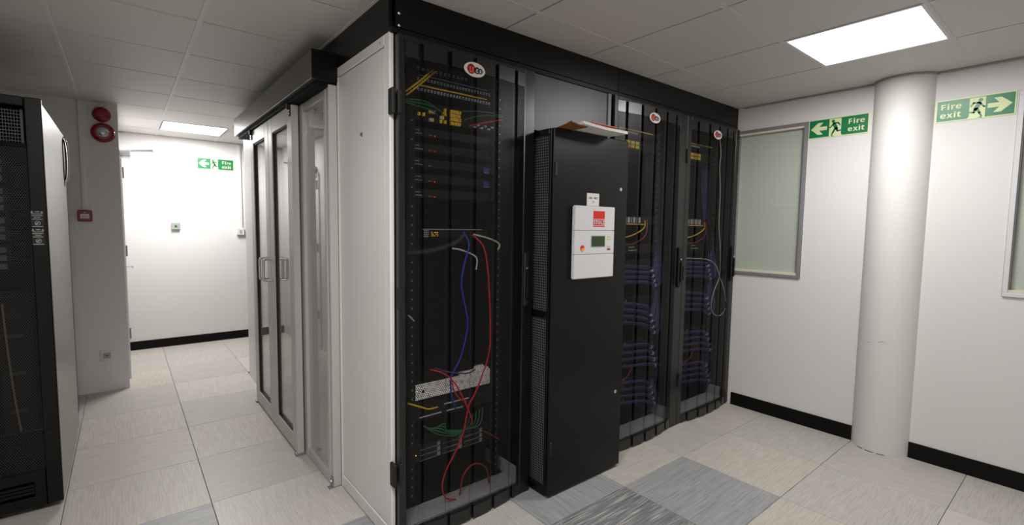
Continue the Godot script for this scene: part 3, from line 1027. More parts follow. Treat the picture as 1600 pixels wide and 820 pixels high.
func build_cooler() -> void:
	var bl: Material = M.black_coat
	var t := thing("cooling_unit", "tall black row cooling unit with a white control panel on its door", "cooling unit", V(1.72, 0, 3.06))
	var x0 := 1.420
	var x1 := 2.028
	# hollow behind the left grilles, closed elsewhere
	var b := begin()
	bx(b, V(x0 + 0.05, 0.012, 2.68), V(x1, 1.985, 3.442), 0.003)
	bx(b, V(x0, 0.012, 2.68), V(x0 + 0.05, 1.985, 3.29), 0.003)
	bx(b, V(x0, 0.012, 3.425), V(x0 + 0.05, 1.985, 3.442), 0.003)
	bx(b, V(x0, 0.012, 3.29), V(x0 + 0.05, 0.055, 3.425), 0.003)
	bx(b, V(x0, 0.985, 3.29), V(x0 + 0.05, 1.025, 3.425), 0.003)
	bx(b, V(x0, 1.955, 3.29), V(x0 + 0.05, 1.985, 3.425), 0.003)
	S(t, "body", b, bl)
	for y in [[0.055, 0.985], [1.025, 1.955]]:
		var g := begin()
		quad_uv(g, [V(x0 + 0.002, y[0], 3.29), V(x0 + 0.002, y[0], 3.425), V(x0 + 0.002, y[1], 3.425), V(x0 + 0.002, y[1], 3.29)], [Vector2(0, y[0]), Vector2(0.135, y[0]), Vector2(0.135, y[1]), Vector2(0, y[1])], Vector3.LEFT)
		S(t, "side_grille", g, M.cooler_mesh)
		B(t, "grille_backing", V(x0 + 0.016, y[0], 3.29), V(x0 + 0.049, y[1], 3.425), M.backing_grey, 0.001)  # plain grey panel just behind the grille, showing through its holes
	var d := B(t, "front_door", V(x0 - 0.002, 0.018, 3.445), V(x1, 1.983, 3.466), bl, 0.004)
	for y in [1.775, 0.285]:
		B(t, "hinge", V(x0 + 0.002, y - 0.037, 3.466), V(x0 + 0.020, y + 0.037, 3.476), M.dark_rubber, 0.004)
	for p in [V(1.962, 1.70, 3.466), V(1.968, 0.489, 3.466)]:
		var l := begin()
		lathe(l, p, Vector3.BACK, [Vector2(0.011, 0), Vector2(0.011, 0.003), Vector2(0.008, 0.005), Vector2(0.004, 0.005), Vector2(0.004, 0.003), Vector2(0, 0.003)], 18)
		S(d, "cam_lock", l, M.chrome)
	# control panel: three white covers with a screen and print
	var cx := 1.719
	var c := B(t, "control_panel", V(1.562, 1.200, 3.466), V(1.877, 1.587, 3.478), M.white_plastic, 0.002)
	B(c, "upper_cover", V(1.556, 1.4595, 3.476), V(1.883, 1.592, 3.494), M.white_plastic, 0.003)
	B(c, "middle_cover", V(1.556, 1.3285, 3.476), V(1.883, 1.4575, 3.494), M.white_plastic, 0.003)
	B(c, "lower_cover", V(1.556, 1.196, 3.476), V(1.883, 1.3265, 3.494), M.white_plastic, 0.003)
	B(c, "screen_bezel", V(1.684, 1.366, 3.493), V(1.803, 1.432, 3.4955), M.grey_plastic, 0.001)
	B(c, "screen", V(1.689, 1.371, 3.4945), V(1.798, 1.427, 3.4962), M.lcd, 0.0005)
	B(c, "logo_square", V(1.699, 1.5235, 3.4935), V(1.795, 1.567, 3.4948), M.logo_red, 0.0004)
	B(c, "logo_band", V(1.699, 1.4885, 3.4935), V(1.795, 1.5195, 3.4948), M.logo_darkred, 0.0004)
	B(c, "logo_bar", V(1.699, 1.479, 3.4935), V(1.795, 1.4855, 3.4948), M.logo_red, 0.0004)
	letters(c, "lettering", "STULZ", 0.021, M.white_plastic, V(1.747, 1.504, 3.4952), Vector3.ZERO, true, 1.12)
	var em := begin()
	lathe(em, V(1.617, 1.362, 3.494), Vector3.BACK, [Vector2(0.0175, 0), Vector2(0.0165, 0.002), Vector2(0, 0.002)], 24)
	S(c, "emblem", em, M.logo_red)
	var ey := begin()
	var half := PackedVector2Array()
	for k in 13:
		half.append(Vector2(1.617, 1.362) + Vector2.from_angle(PI + PI * k / 12.0 + 0.35) * 0.0160)
	prism(ey, half, 3.496, 3.4968)
	S(c, "emblem_field", ey, M.logo_yellow)
	for q in [[1.427, "button_yellow", 0.030], [1.412, "button_yellow", 0.034], [1.372, "button_yellow", 0.026], [1.354, "button_brown", 0.027]]:
		B(c, "button", V(1.822, q[0] - 0.005, 3.493), V(1.822 + q[2], q[0] + 0.005, 3.496), M[q[1]], 0.001)
	# label card above the control panel
	var k := B(t, "label_card", V(1.672, 1.594, 3.466), V(1.772, 1.664, 3.470), M.paper, 0.001)
	letters(k, "lettering", "CRAC UNIT", 0.011, M.ink, V(1.722, 1.638, 3.4704), Vector3.ZERO, false, 0.95, "Droid Sans Mono")
	letters(k, "lettering", "3", 0.012, M.ink, V(1.722, 1.616, 3.4704), Vector3.ZERO, false, 1.0, "Droid Sans Mono")
	# papers on top, overhanging the door
	var f := begin()
	slab_sheet(f, 1.460, 1.560, 3.415, 3.562, 1.987, 0.004, 0.014, 0.0, 0.05)
	solo("brown_folder", "brown card folder overhanging the front of the cooling unit", "folder", f, M.brown_card, Vector3.ZERO)
	f = begin()
	slab_sheet(f, 1.505, 1.860, 3.30, 3.585, 1.992, 0.014, 0.006, -0.006, 0.0)
	solo("paper_booklet", "thick white booklet overhanging the front of the cooling unit", "booklet", f, M.paper, Vector3.ZERO)
	f = begin()
	slab_sheet(f, 1.60, 1.795, 3.30, 3.566, 2.015, 0.004, 0.0, 0.0, 0.0)
	solo("orange_document", "orange document lying on the white booklet on the cooling unit", "document", f, M.orange_card, Vector3.ZERO)

# a slightly bowed sheet: the front edge rises or sags, the left corner lifts
func slab_sheet(st: SurfaceTool, x0: float, x1: float, z0: float, z1: float, y: float, t: float, left_lift: float, front: float, skew: float) -> void:
	var nx := 10
	var nz := 8
	var g := []
	for i in nx + 1:
		var row := []
		for k in nz + 1:
			var u := i / float(nx)
			var v := k / float(nz)
			var hgt := y + left_lift * pow(1.0 - u, 2.0) * v * v + front * v * v * (1.0 - absf(u - 0.5))
			row.append(V(lerpf(x0, x1, u) + skew * v * (1.0 - u) * -0.4, hgt, lerpf(z0, z1, v)))
		g.append(row)
	for i in nx:
		for k in nz:
			var a: Vector3 = g[i][k]
			var b: Vector3 = g[i + 1][k]
			var c: Vector3 = g[i + 1][k + 1]
			var d: Vector3 = g[i][k + 1]
			var n := (c - a).cross(b - d).normalized()
			if n.y < 0:
				n = -n
			var up := V(0, t, 0)
			quad(st, a + up, b + up, c + up, d + up, n)
			quad(st, a, b, c, d, -n)
			if i == 0:
				quad(st, a, d, d + up, a + up, Vector3.LEFT)
			if i == nx - 1:
				quad(st, b, c, c + up, b + up, Vector3.RIGHT)
			if k == nz - 1:
				quad(st, d, c, c + up, d + up, Vector3.BACK)
			if k == 0:
				quad(st, a, b, b + up, a + up, Vector3.FORWARD)

func build_left_cabinet() -> void:
	var bl: Material = M.black_coat
	var k: Material = M.black_inside
	var t := thing("server_cabinet", "tall black server cabinet with a satin grey side at the left edge", "server cabinet", V(-1.0, 0, 1.38))
	var x0 := -1.41
	var x1 := -0.615
	B(t, "side_panel", V(x1, 0.03, 0.80), V(x1 + 0.012, 2.045, 1.94), M.satin_grey, 0.003)
	B(t, "side_panel", V(x0 - 0.012, 0.03, 0.80), V(x0, 2.045, 1.94), M.satin_grey, 0.003)
	B(t, "cabinet_top", V(x0, 2.03, 0.80), V(x1, 2.05, 1.94), bl, 0.003)
	B(t, "cabinet_base", V(x0, 0.03, 0.80), V(x1, 0.055, 1.94), bl, 0.003)
	B(t, "back_panel", V(x0, 0.055, 0.80), V(x1, 2.03, 0.565), k, 0.003)
	# front: frame, upper cage, mesh door
	var zf := 1.972
	B(t, "door_frame", V(-0.662, 0.03, 1.941), V(x1 + 0.014, 2.062, zf), bl, 0.004)
	B(t, "door_frame", V(x0, 0.03, 1.941), V(-1.362, 2.062, zf), bl, 0.004)
	B(t, "door_frame", V(-1.362, 2.018, 1.941), V(-0.662, 2.062, zf), bl, 0.004)
	var sk := begin()
	bx(sk, V(-1.362, 0.030, 1.941), V(-0.662, 0.085, zf), 0.003)
	bx(sk, V(-1.362, 0.162, 1.941), V(-0.662, 0.215, zf), 0.003)
	for y in [0.100, 0.118, 0.136]:
		bx(sk, V(-1.362, y, 1.943), V(-0.705, y + 0.0135, zf - 0.003), 0.001)
	bx(sk, V(-0.705, 0.085, 1.941), V(-0.662, 0.162, zf), 0.003)
	S(t, "vented_plinth", sk, bl)
	var q := begin()
	quad_uv(q, [V(-1.362, 0.215, 1.962), V(-0.662, 0.215, 1.962), V(-0.662, 1.828, 1.962), V(-1.362, 1.828, 1.962)], [Vector2(0, 0), Vector2(0.7, 0), Vector2(0.7, 1.613), Vector2(0, 1.613)], Vector3.BACK)
	S(t, "door_mesh", q, M.cabinet_mesh)
	B(t, "door_rail", V(-1.362, 1.822, 1.945), V(-0.662, 1.842, 1.966), k, 0.002)
	q = begin()
	quad_uv(q, [V(-1.345, 1.842, 1.90), V(-0.685, 1.842, 1.90), V(-0.685, 2.010, 1.90), V(-1.345, 2.010, 1.90)], [Vector2(0, 0), Vector2(0.66, 0), Vector2(0.66, 0.168), Vector2(0, 0.168)], Vector3.BACK)
	S(t, "upper_cage", q, M.cage_mesh)
	B(t, "cage_post", V(-0.685, 1.842, 1.89), V(-0.672, 2.012, 1.91), M.grey_coat, 0.002)
	# warning stickers
	for s in [[1.437, 1.520], [1.350, 1.433]]:
		warning_sticker(t, -0.661, -0.613, s[0], s[1], zf)
	# bright pull handle at the back edge of the side
	var h := begin()
	tube(h, smooth([V(-0.603, 2.02, 0.90), V(-0.592, 2.00, 0.90), V(-0.586, 1.95, 0.90), V(-0.584, 1.88, 0.90), V(-0.586, 1.81, 0.90), V(-0.592, 1.75, 0.90), V(-0.603, 1.73, 0.90)], 5), 0.010, 10)
	S(t, "handle", h, M.chrome)
	B(t, "handle_recess", V(-0.6035, 1.70, 0.86), V(-0.601, 2.0, 0.94), M.dark_rubber, 0.0008)
	for x in [-0.70, -1.32]:
		for z in [0.87, 1.90]:
			var f := begin()
			lathe(f, V(x, 0.001, z), Vector3.UP, [Vector2(0, 0), Vector2(0.025, 0), Vector2(0.022, 0.012), Vector2(0.010, 0.014), Vector2(0.010, 0.03)], 16)
			S(t, "foot", f, M.dark_rubber)
	for y in [0.40, 0.24]:
		var l := begin()
		lathe(l, V(-0.640, y if y > 0.3 else 0.133, zf), Vector3.BACK, [Vector2(0.006, 0), Vector2(0.005, 0.003), Vector2(0, 0.003)], 12)
		S(t, "screw", l, M.dark_rubber)
	# equipment behind the mesh
	var names := ["uppermost", "second", "third", "lowest"]
	for i in 4:
		var y0 := 1.655 - i * 0.145
		var e := thing("storage_chassis", "grey-fronted storage chassis behind the left cabinet's mesh, %s of four" % names[i], "storage unit", V(-1.01, y0, 1.6))
		B(e, "chassis", V(-1.24, y0, 1.3), V(-0.75, y0 + 0.13, 1.845), k, 0.002)
		for c in 6:
			for r in 3:
				B(e, "drive_bay", V(-1.235 + c * 0.080, y0 + 0.008 + r * 0.041, 1.845), V(-1.165 + c * 0.080, y0 + 0.036 + r * 0.041, 1.852), M.grey_coat, 0.003)
	var sp := begin()
	bx(sp, V(0, 0, 0), V(0.12, 0.75, 0.02), 0.003)
	solo("power_strip", "grey vertical power strip low inside the left cabinet", "power strip", sp, M.black_inside, V(-0.83, 0.35, 1.70))
	for i in 3:
		var s := begin()
		bx(s, V(0, 0, 0), V(0.06, 0.018, 0.012), 0.002)
		solo("cable_clip", "small black cable clip on the cabinet power strip, %s of three" % ["topmost", "middle", "lowest"][i], "clip", s, M.dark_rubber, V(-0.80, 0.86 - i * 0.2, 1.722), "clips on the power strip")
	cable("yellow_cable", "thin yellowish cable hanging inside the left cabinet", [V(-0.80, 1.05, 1.80), V(-0.79, 0.8, 1.80), V(-0.775, 0.55, 1.80), V(-0.76, 0.38, 1.80)], 0.004, M.key_tag)

func warning_sticker(t: Node3D, x0: float, x1: float, y0: float, y1: float, z: float) -> void:
	var s := B(t, "warning_sticker", V(x0 + 0.001, y0, z), V(x1 - 0.0015, y1, z + 0.0006), M.dark_rubber, 0.0002)
	var w := x1 - x0
	var h := y1 - y0
	var p := begin()
	var zz := z + 0.0006
	for cx in [x0 + w * 0.12, x1 - w * 0.16]:
		prism(p, PackedVector2Array([Vector2(cx - 0.005, y1 - h * 0.14), Vector2(cx + 0.005, y1 - h * 0.14), Vector2(cx, y1 - h * 0.01)]), zz, zz + 0.0004)
	prism(p, PackedVector2Array([Vector2(x0 + w * 0.34, y1 - h * 0.10), Vector2(x0 + w * 0.66, y1 - h * 0.10), Vector2(x0 + w * 0.66, y1 - h * 0.05), Vector2(x0 + w * 0.34, y1 - h * 0.05)]), zz, zz + 0.0004)
	for i in 4:
		var y := y1 - h * (0.20 + 0.10 * i)
		var inset: float = w * [0.08, 0.08, 0.25, 0.10][i]
		bx(p, V(x0 + inset, y - 0.0018, zz), V(x1 - inset - 0.002, y + 0.0014, zz + 0.0004), 0.0001)
	bx(p, V(x0 + w * .1, y0 + h * 0.04, zz), V(x1 - w * .12, y0 + h * 0.085, zz + 0.0004), 0.0001)
	S(s, "printed_lines", p, M.print_grey).set_meta("kind", "stuff")
	var c := begin()
	lathe(c, V((x0 + x1) / 2, y0 + h * 0.26, zz), Vector3.BACK, [Vector2(0.0105, 0), Vector2(0.0105, 0.0004), Vector2(0.008, 0.0004), Vector2(0.008, 0.0001)], 24)
	var xm := (x0 + x1) / 2
	var ym := y0 + h * 0.26
	prism(c, capsule2(Vector2(xm - 0.004, ym - 0.003), Vector2(xm + 0.003, ym + 0.003), 0.003, 0.002), zz, zz + 0.0004)
	S(s, "pictogram", c, M.print_grey)

func exit_sign(label: String, at: Vector3, turn: float, w: float, h: float, mirrored: bool) -> void:
	var t := thing("fire_exit_sign", label, "exit sign", at, "green fire exit signs")
	var add := func(called: String, st: SurfaceTool, m: Material) -> void:
		var o := MeshInstance3D.new()
		o.name = piece_name(t, called)
		o.mesh = st.commit()
		o.set_surface_override_material(0, m)
		t.add_child(o, true)
	var st := begin()
	bx(st, V(-w / 2, -h / 2, 0.0005), V(w / 2, h / 2, 0.003), 0.0005)
	add.call("backing", st, M.sign_pale)
	var e := 0.0065
	st = begin()
	bx(st, V(-w / 2 + e, -h / 2 + e, 0.003), V(w / 2 - e, h / 2 - e, 0.0036), 0.0002)
	add.call("green_field", st, M.sign_green)
	var m := -1.0 if mirrored else 1.0
	# doorway, from x 0.36 to 0.565 of the width
	st = begin()
	var d0 := (-0.5 + 0.362) * w
	var d1 := (-0.5 + 0.560) * w
	var yb := -h / 2 + e
	var yt := h / 2 - e * 1.6
	var door := PackedVector2Array([Vector2(d0 * m, yb), Vector2((d1 + 0.008) * m, yb), Vector2(d1 * m, yb + 0.012), Vector2(d1 * m, yt), Vector2(d0 * m, yt)])
	prism(st, door, 0.0036, 0.0042)
	add.call("doorway", st, M.sign_pale)
	# running figure
	st = begin()
	var dw := d1 - d0
	var dh := yt - yb
	var q := func(x: float, y: float) -> Vector2: return Vector2((d0 + x * dw) * m, yb + y * dh)
	prism(st, circle2(q.call(0.32, 0.86), 0.010 * h / 0.13, 0.010 * h / 0.13, 20), 0.0042, 0.0048)
	var limbs := [[0.40, 0.70, 0.62, 0.42, 0.095, 0.085], [0.36, 0.72, 0.10, 0.52, 0.042, 0.036], [0.10, 0.52, -0.02, 0.50, 0.036, 0.030], [0.44, 0.74, 0.74, 0.74, 0.045, 0.042], [0.74, 0.74, 0.90, 0.60, 0.042, 0.034],
		[0.52, 0.44, 0.36, 0.24, 0.065, 0.050], [0.36, 0.24, 0.22, 0.06, 0.050, 0.036], [0.60, 0.44, 0.70, 0.27, 0.065, 0.050], [0.70, 0.27, 1.04, 0.30, 0.045, 0.034]]
	var kk := h * 0.85
	for l in limbs:
		prism(st, capsule2(q.call(l[0], l[1]), q.call(l[2], l[3]), l[4] * kk, l[5] * kk), 0.0042, 0.0048)
	prism(st, capsule2(q.call(0.22, 0.0), q.call(0.36, 0.0) + Vector2(0, 0.001), 0.003, 0.002), 0.0042, 0.0047)
	add.call("running_figure", st, M.sign_green)
	# arrow
	st = begin()
	var ax := -0.5 * w + 0.045 * w
	var s := h
	var ar := [Vector2(0, 0), Vector2(0.34, 0.31), Vector2(0.58, 0.31), Vector2(0.40, 0.095), Vector2(0.76, 0.095), Vector2(0.76, -0.095), Vector2(0.40, -0.095), Vector2(0.58, -0.31), Vector2(0.34, -0.31)]
	var pa := PackedVector2Array()
	for p in ar:
		pa.append(Vector2((ax + p.x * s) * m, p.y * s))
	prism(st, pa, 0.0036, 0.0042)
	add.call("arrow", st, M.sign_pale)
	for l in [["Fire", 0.175], ["exit", -0.20]]:
		var tm := TextMesh.new()
		var f := SystemFont.new()
		f.font_names = PackedStringArray(["Droid Sans"])
		f.font_weight = 700
		tm.font = f
		tm.text = l[0]
		tm.font_size = 48
		tm.pixel_size = 0.235 * h / (48.0 * 0.714)
		tm.depth = 0.0008
		tm.horizontal_alignment = HORIZONTAL_ALIGNMENT_LEFT
		var o := MeshInstance3D.new()
		o.name = piece_name(t, "lettering")
		o.mesh = tm
		o.set_surface_override_material(0, M.sign_pale)
		t.add_child(o, true)
		o.position = V((0.665 - 0.5) * w if not mirrored else (0.06 - 0.5) * w, l[1] * h, 0.0041)
		o.scale = V(1.22, 1.05, 1)
	t.rotation.y = turn

func build_wall_fittings() -> void:
	exit_sign("green fire exit sign with left arrow above the frosted window, left of the column", V(3.6495, 2.213, 4.027), -PI / 2, 0.372, 0.136, false)
	exit_sign("green fire exit sign with right arrow, right of the round column", V(3.6495, 2.218, 4.730), -PI / 2, 0.350, 0.134, true)
	exit_sign("green fire exit sign with left arrow on the far passage wall", V(0.598, 2.186, -1.6495), 0.0, 0.388, 0.138, false)
	# exit button
	var t := thing("exit_button", "square grey push button box on the far passage wall", "push button", V(0.172, 1.38, -1.635))
	B(t, "back_box", V(0.130, 1.384, -1.6495), V(0.214, 1.468, -1.622), M.grey_plastic, 0.004)
	var b := begin()
	lathe(b, V(0.172, 1.428, -1.622), Vector3.BACK, [Vector2(0.013, 0), Vector2(0.013, 0.004), Vector2(0.010, 0.006), Vector2(0, 0.007)], 20)
	S(t, "button", b, M.sign_green)
	# trunking and switch box on the far wall
	t = thing("cable_trunking", "thin white trunking on the far wall beside the glass doors", "trunking", V(0.86, 1.40, -1.64))
	B(t, "conduit", V(0.846, 1.41, -1.6495), V(0.872, H - 0.002, -1.635), M.white_plastic, 0.002)
	B(t, "joint", V(0.843, 1.70, -1.6495), V(0.875, 1.715, -1.633), M.white_plastic, 0.002)
	t = thing("wall_switch", "white switch box below the trunking on the far wall", "switch", V(0.845, 1.32, -1.64))
	B(t, "back_box", V(0.80, 1.322, -1.6495), V(0.886, 1.408, -1.615), M.white_plastic, 0.004)
	B(t, "rocker", V(0.832, 1.345, -1.615), V(0.854, 1.385, -1.611), M.grey_plastic, 0.002)
	# fire alarm devices on the alarm wall (z = -0.10)
	var z := -0.0995
	t = thing("fire_sounder", "round red fire sounder, upper of the two red discs", "fire alarm", V(-0.419, 2.36, z))
	var s := begin()
	lathe(s, V(-0.419, 2.362, z), Vector3.BACK, [Vector2(0.060, 0), Vector2(0.062, 0.012), Vector2(0.058, 0.03), Vector2(0.044, 0.042), Vector2(0.030, 0.046), Vector2(0.028, 0.042), Vector2(0.012, 0.042), Vector2(0, 0.044)], 36)
	S(t, "body", s, M.red_plastic)
	s = begin()
	lathe(s, V(-0.372, 2.332, z + 0.036), V(0.3, -0.2, 1).normalized(), [Vector2(0.008, 0), Vector2(0.007, 0.005), Vector2(0, 0.007)], 14)
	S(t, "cap", s, M.red_plastic)
	t = thing("fire_beacon", "larger red fire beacon ring with a clear lens below the sounder", "fire alarm", V(-0.415, 2.21, z))
	s = begin()
	lathe(s, V(-0.415, 2.214, z), Vector3.BACK, [Vector2(0.080, 0), Vector2(0.081, 0.012), Vector2(0.074, 0.028), Vector2(0.055, 0.036), Vector2(0.042, 0.036)], 40)
	S(t, "body", s, M.red_plastic)
	s = begin()
	lathe(s, V(-0.415, 2.214, z), Vector3.BACK, [Vector2(0.041, 0.03), Vector2(0.040, 0.045), Vector2(0.033, 0.056), Vector2(0.018, 0.062), Vector2(0, 0.064)], 32)
	S(t, "lens", s, M.clear_lens)
	s = begin()
	lathe(s, V(-0.346, 2.206, z + 0.022), V(0.5, 0, 1).normalized(), [Vector2(0.010, 0), Vector2(0.009, 0.006), Vector2(0, 0.008)], 14)
	S(t, "cap", s, M.white_plastic)
	t = thing("fire_call_point", "small square red call point with a white break panel", "call point", V(-0.555, 1.515, z))
	B(t, "housing", V(-0.601, 1.469, z), V(-0.509, 1.561, z + 0.045), M.red_plastic, 0.006)
	var pn := B(t, "break_panel", V(-0.583, 1.493, z + 0.045), V(-0.527, 1.529, z + 0.0475), M.white_plastic, 0.001)
	var dots := begin()
	for x in [-0.568, -0.555, -0.542]:
		lathe(dots, V(x, 1.511, z + 0.0475), Vector3.BACK, [Vector2(0.0042, 0), Vector2(0.0042, 0.0006), Vector2(0, 0.0006)], 12)
	S(pn, "dots", dots, M.ink)
	s = begin()
	lathe(s, V(-0.555, 1.542, z + 0.045), Vector3.BACK, [Vector2(0.006, 0), Vector2(0.005, 0.002), Vector2(0, 0.002)], 12)
	S(t, "key_slot", s, M.white_plastic)
	s = begin()
	bx(s, V(-0.0125, 0, 0), V(0.0125, H - 1.563, 0.016), 0.002)
	solo("cable_trunking", "white vertical trunking running down to the red call point", "trunking", s, M.wall_paint, V(-0.556, 1.5625, z))
	s = begin()
	bx(s, V(-0.008, 0, 0), V(0.008, H - 2.43, 0.012), 0.002)
	solo("cable_trunking", "short white trunking between the ceiling and the red sounder", "trunking", s, M.wall_paint, V(-0.415, 2.428, z))
	t = thing("wall_socket", "grey flush socket plate low on the alarm wall", "socket", V(-0.461, 0.31, z))
	B(t, "plate", V(-0.503, 0.272, z), V(-0.419, 0.356, z + 0.008), M.white_plastic, 0.002)
	B(t, "insert", V(-0.486, 0.289, z + 0.008), V(-0.436, 0.339, z + 0.010), M.grey_plastic, 0.001)
	B(t, "outlet", V(-0.466, 0.309, z + 0.010), V(-0.456, 0.319, z + 0.0108), M.dark_rubber, 0.0003)

func build_equipment_near() -> void:
	var c := 0.990
	var r := "in the nearest rack"
	patch_panel("top dim patch panel %s, above the blue-striped one" % r, c, 2.190, null, "patch panels in the nearest rack", 12, -0.205, 0.06)
	patch_panel("patch panel with a pale blue strip %s" % r, c, 2.142, M.strip_blue, "patch panels in the nearest rack")
	patch_panel("patch panel with a yellow strip %s" % r, c, 2.0955, M.strip_yellow, "patch panels in the nearest rack")
	# switch full of yellow plugs
	var t := unit_box("network_switch", "network switch crowded with yellow plugs and green cords %s" % r, "network switch", c, 1.966, 2.054, 0.3, "", M.black_inside)
	var rng := RandomNumberGenerator.new()
	rng.seed = 9
	for i in 34:
		for k in 4:
			var x := c - 0.205 + i * 0.0118
			var y := 1.976 + k * 0.019
			var full := x > 0.955 and x < 1.015
			if full or (x < 0.95 and (i % 5 < 3) and rng.randf() < 0.5 and not (k == 3 and x < 0.86)):
				var wht := not full and rng.randf() < 0.3
				B(t, "plug", V(x - 0.0048, y - 0.008, 3.203), V(x + 0.0048, y + 0.008, 3.214 + rng.randf() * 0.006), M.port_silver if wht else M.strip_yellow, 0.001)
	for i in 6:
		var x := 1.10 + i * 0.022
		B(t, "plug", V(x - 0.007, 1.974 + (i % 2) * 0.012, 3.203), V(x + 0.007, 1.981 + (i % 2) * 0.012, 3.216), M.port_silver, 0.001)
	# yellow fibre pair crossing to the upper left
	cable("yellow_cable", "upper of two yellow fibre cables slanting across the patch panels", [V(.700, 2.075, 3.24), V(.770, 2.134, 3.245), V(.817, 2.178, 3.24), V(.856, 2.208, 3.215)], 0.004, M.cable_yellow)
	cable("yellow_cable", "lower of two yellow fibre cables slanting across the patch panels", [V(.704, 2.060, 3.24), V(.770, 2.118, 3.245), V(.825, 2.168, 3.24), V(.868, 2.203, 3.215)], 0.004, M.cable_yellow)
	var words := ["highest", "second", "third", "fourth", "lowest"]
	var gl: Array = [[V(.705, 2.046, 3.23), V(.792, 2.050, 3.24), V(.846, 2.036, 3.235), V(.895, 2.020, 3.215)], [V(.705, 2.038, 3.23), V(.80, 2.036, 3.24), V(.87, 2.026, 3.235), V(.915, 2.010, 3.215)], [V(.705, 2.030, 3.23), V(.79, 2.020, 3.24), V(.85, 2.012, 3.235), V(.88, 2.0, 3.215)]]
	for i in 3:
		cable("green_patch_cord", "green patch cord from the left rail to the yellow-plugged switch, %s of three" % words[i], gl[i], 0.0032, M.cable_green, "green cords at the left of the switch")
	var gr: Array = [[V(1.262, 2.052, 3.23), V(1.18, 2.056, 3.24), V(1.09, 2.050, 3.235), V(1.023, 2.043, 3.215)], [V(1.262, 2.047, 3.23), V(1.17, 2.042, 3.24), V(1.09, 2.024, 3.235), V(1.035, 2.003, 3.215)]]
	for i in 2:
		cable("green_patch_cord", "green patch cord at the right of the yellow-plugged switch, %s of two" % ["upper", "lower"][i], gr[i], 0.0034, M.cable_green, "green cords at the right of the switch")
	cable("red_patch_cord", "short red patch cord right of the yellow-plugged switch", [V(1.262, 2.034, 3.23), V(1.18, 2.012, 3.24), V(1.12, 1.994, 3.235), V(1.065, 1.978, 3.215)], 0.004, M.cable_red)
	# five slim servers
	for i in 5:
		var y0 := 1.894 - i * 0.0725
		var s := unit_box("rack_server", "slim black rack server %s, %s of five" % [r, words[i]], "server", c, y0, y0 + 0.0435, 0.42, "slim servers in the nearest rack")
		lines_of_print(s, c - 0.222, y0 + 0.028, 3.203, 0.036, 2, 0.016)
		var bz := B(s, "bezel", V(c - 0.17, y0 + 0.006, 3.203), V(c + 0.2, y0 + 0.038, 3.207), M.black_coat, 0.002)
		for k in 2:
			B(s, "indicator", V(c - 0.150 + k * 0.012, y0 + 0.008, 3.207), V(c - 0.146 + k * 0.012, y0 + 0.013, 3.2078), M.print_grey, 0.0004)
		if i != 2:
			B(s, "red_led", V(c - 0.1215, y0 + 0.006, 3.207), V(c - 0.1175, y0 + 0.012, 3.2085), M.led_red, 0.0004)
		if i in [2, 3]:
			var bt := B(s, "blue_tag", V(c + 0.172, y0 + 0.004, 3.207), V(c + 0.206, y0 + 0.030, 3.210), M.tag_blue, 0.0008)
			B(bt, "tag_edge", V(c + 0.172, y0 + 0.001, 3.207), V(c + 0.206, y0 + 0.004, 3.2102), M.print_grey, 0.0004)
	# small switch mid height
	t = thing("network_switch", "small switch with amber lights and grey vents at mid height %s" % r, "network switch", V(c, 1.416, 3.1))
	B(t, "chassis", V(c - 0.176, 1.416, 2.95), V(c + 0.205, 1.455, 3.199), M.black_inside, 0.001)
	B(t, "top_edge", V(c - 0.176, 1.4535, 3.19), V(c + 0.17, 1.4575, 3.2025), M.switch_grey, 0.0005)
	var vt := begin()
	for i in 4:
		for k in 3:
			bx(vt, V(c - 0.174 + k * 0.009, 1.418 + i * 0.009, 3.199), V(c - 0.167 + k * 0.009, 1.425 + i * 0.009, 3.2025), 0.0005)
	S(t, "vent_grid", vt, M.switch_grey)
	for i in 5:
		for k in 3:
			if (i + k) % 4 != 3:
				B(t, "amber_led", V(c - 0.132 + i * 0.008, 1.422 + k * 0.008, 3.199), V(c - 0.128 + i * 0.008, 1.4255 + k * 0.008, 3.2005), M.led_amber, 0.0003)
	cable("black_cable_bundle", "thick black cable bundle sweeping left below the small switch", [V(.715, 1.344, 3.22), V(.815, 1.349, 3.22), V(.903, 1.366, 3.225), V(.984, 1.393, 3.225), V(1.030, 1.424, 3.212)], 0.013, M.cable_black)
	cable("pale_cable", "long pale cable drooping right of the small switch", [V(1.095, 1.432, 3.215), V(1.181, 1.409, 3.24), V(1.245, 1.381, 3.24), V(1.236, 1.351, 3.24)], 0.0045, M.cable_white)
	cable("pale_cable", "short pale cable drooping below the small switch", [V(.957, 1.362, 3.232), V(1.010, 1.352, 3.24), V(1.096, 1.314, 3.24), V(1.10, 1.25, 3.235)], 0.004, M.cable_white)
	cable("blue_cable", "long blue cable hanging down %s" % r, [V(1.033, 1.442, 3.215), V(1.045, 1.381, 3.25), V(1.015, 1.275, 3.25), V(1.001, 1.178, 3.25), V(1.025, 1.062, 3.25), V(1.041, .978, 3.25), V(1.026, .897, 3.25), V(.996, .802, 3.25), V(.951, .734, 3.25), V(.940, .697, 3.25), V(.947, .613, 3.25), V(.986, .537, 3.225)], 0.004, M.cable_blue)
	cable("blue_cable", "short violet-blue cable lying along the top of the pale perforated chassis", [V(.851, .778, 3.25), V(.924, .746, 3.25), V(1.039, .718, 3.25), V(1.10, .725, 3.235)], 0.004, M.cable_purple)
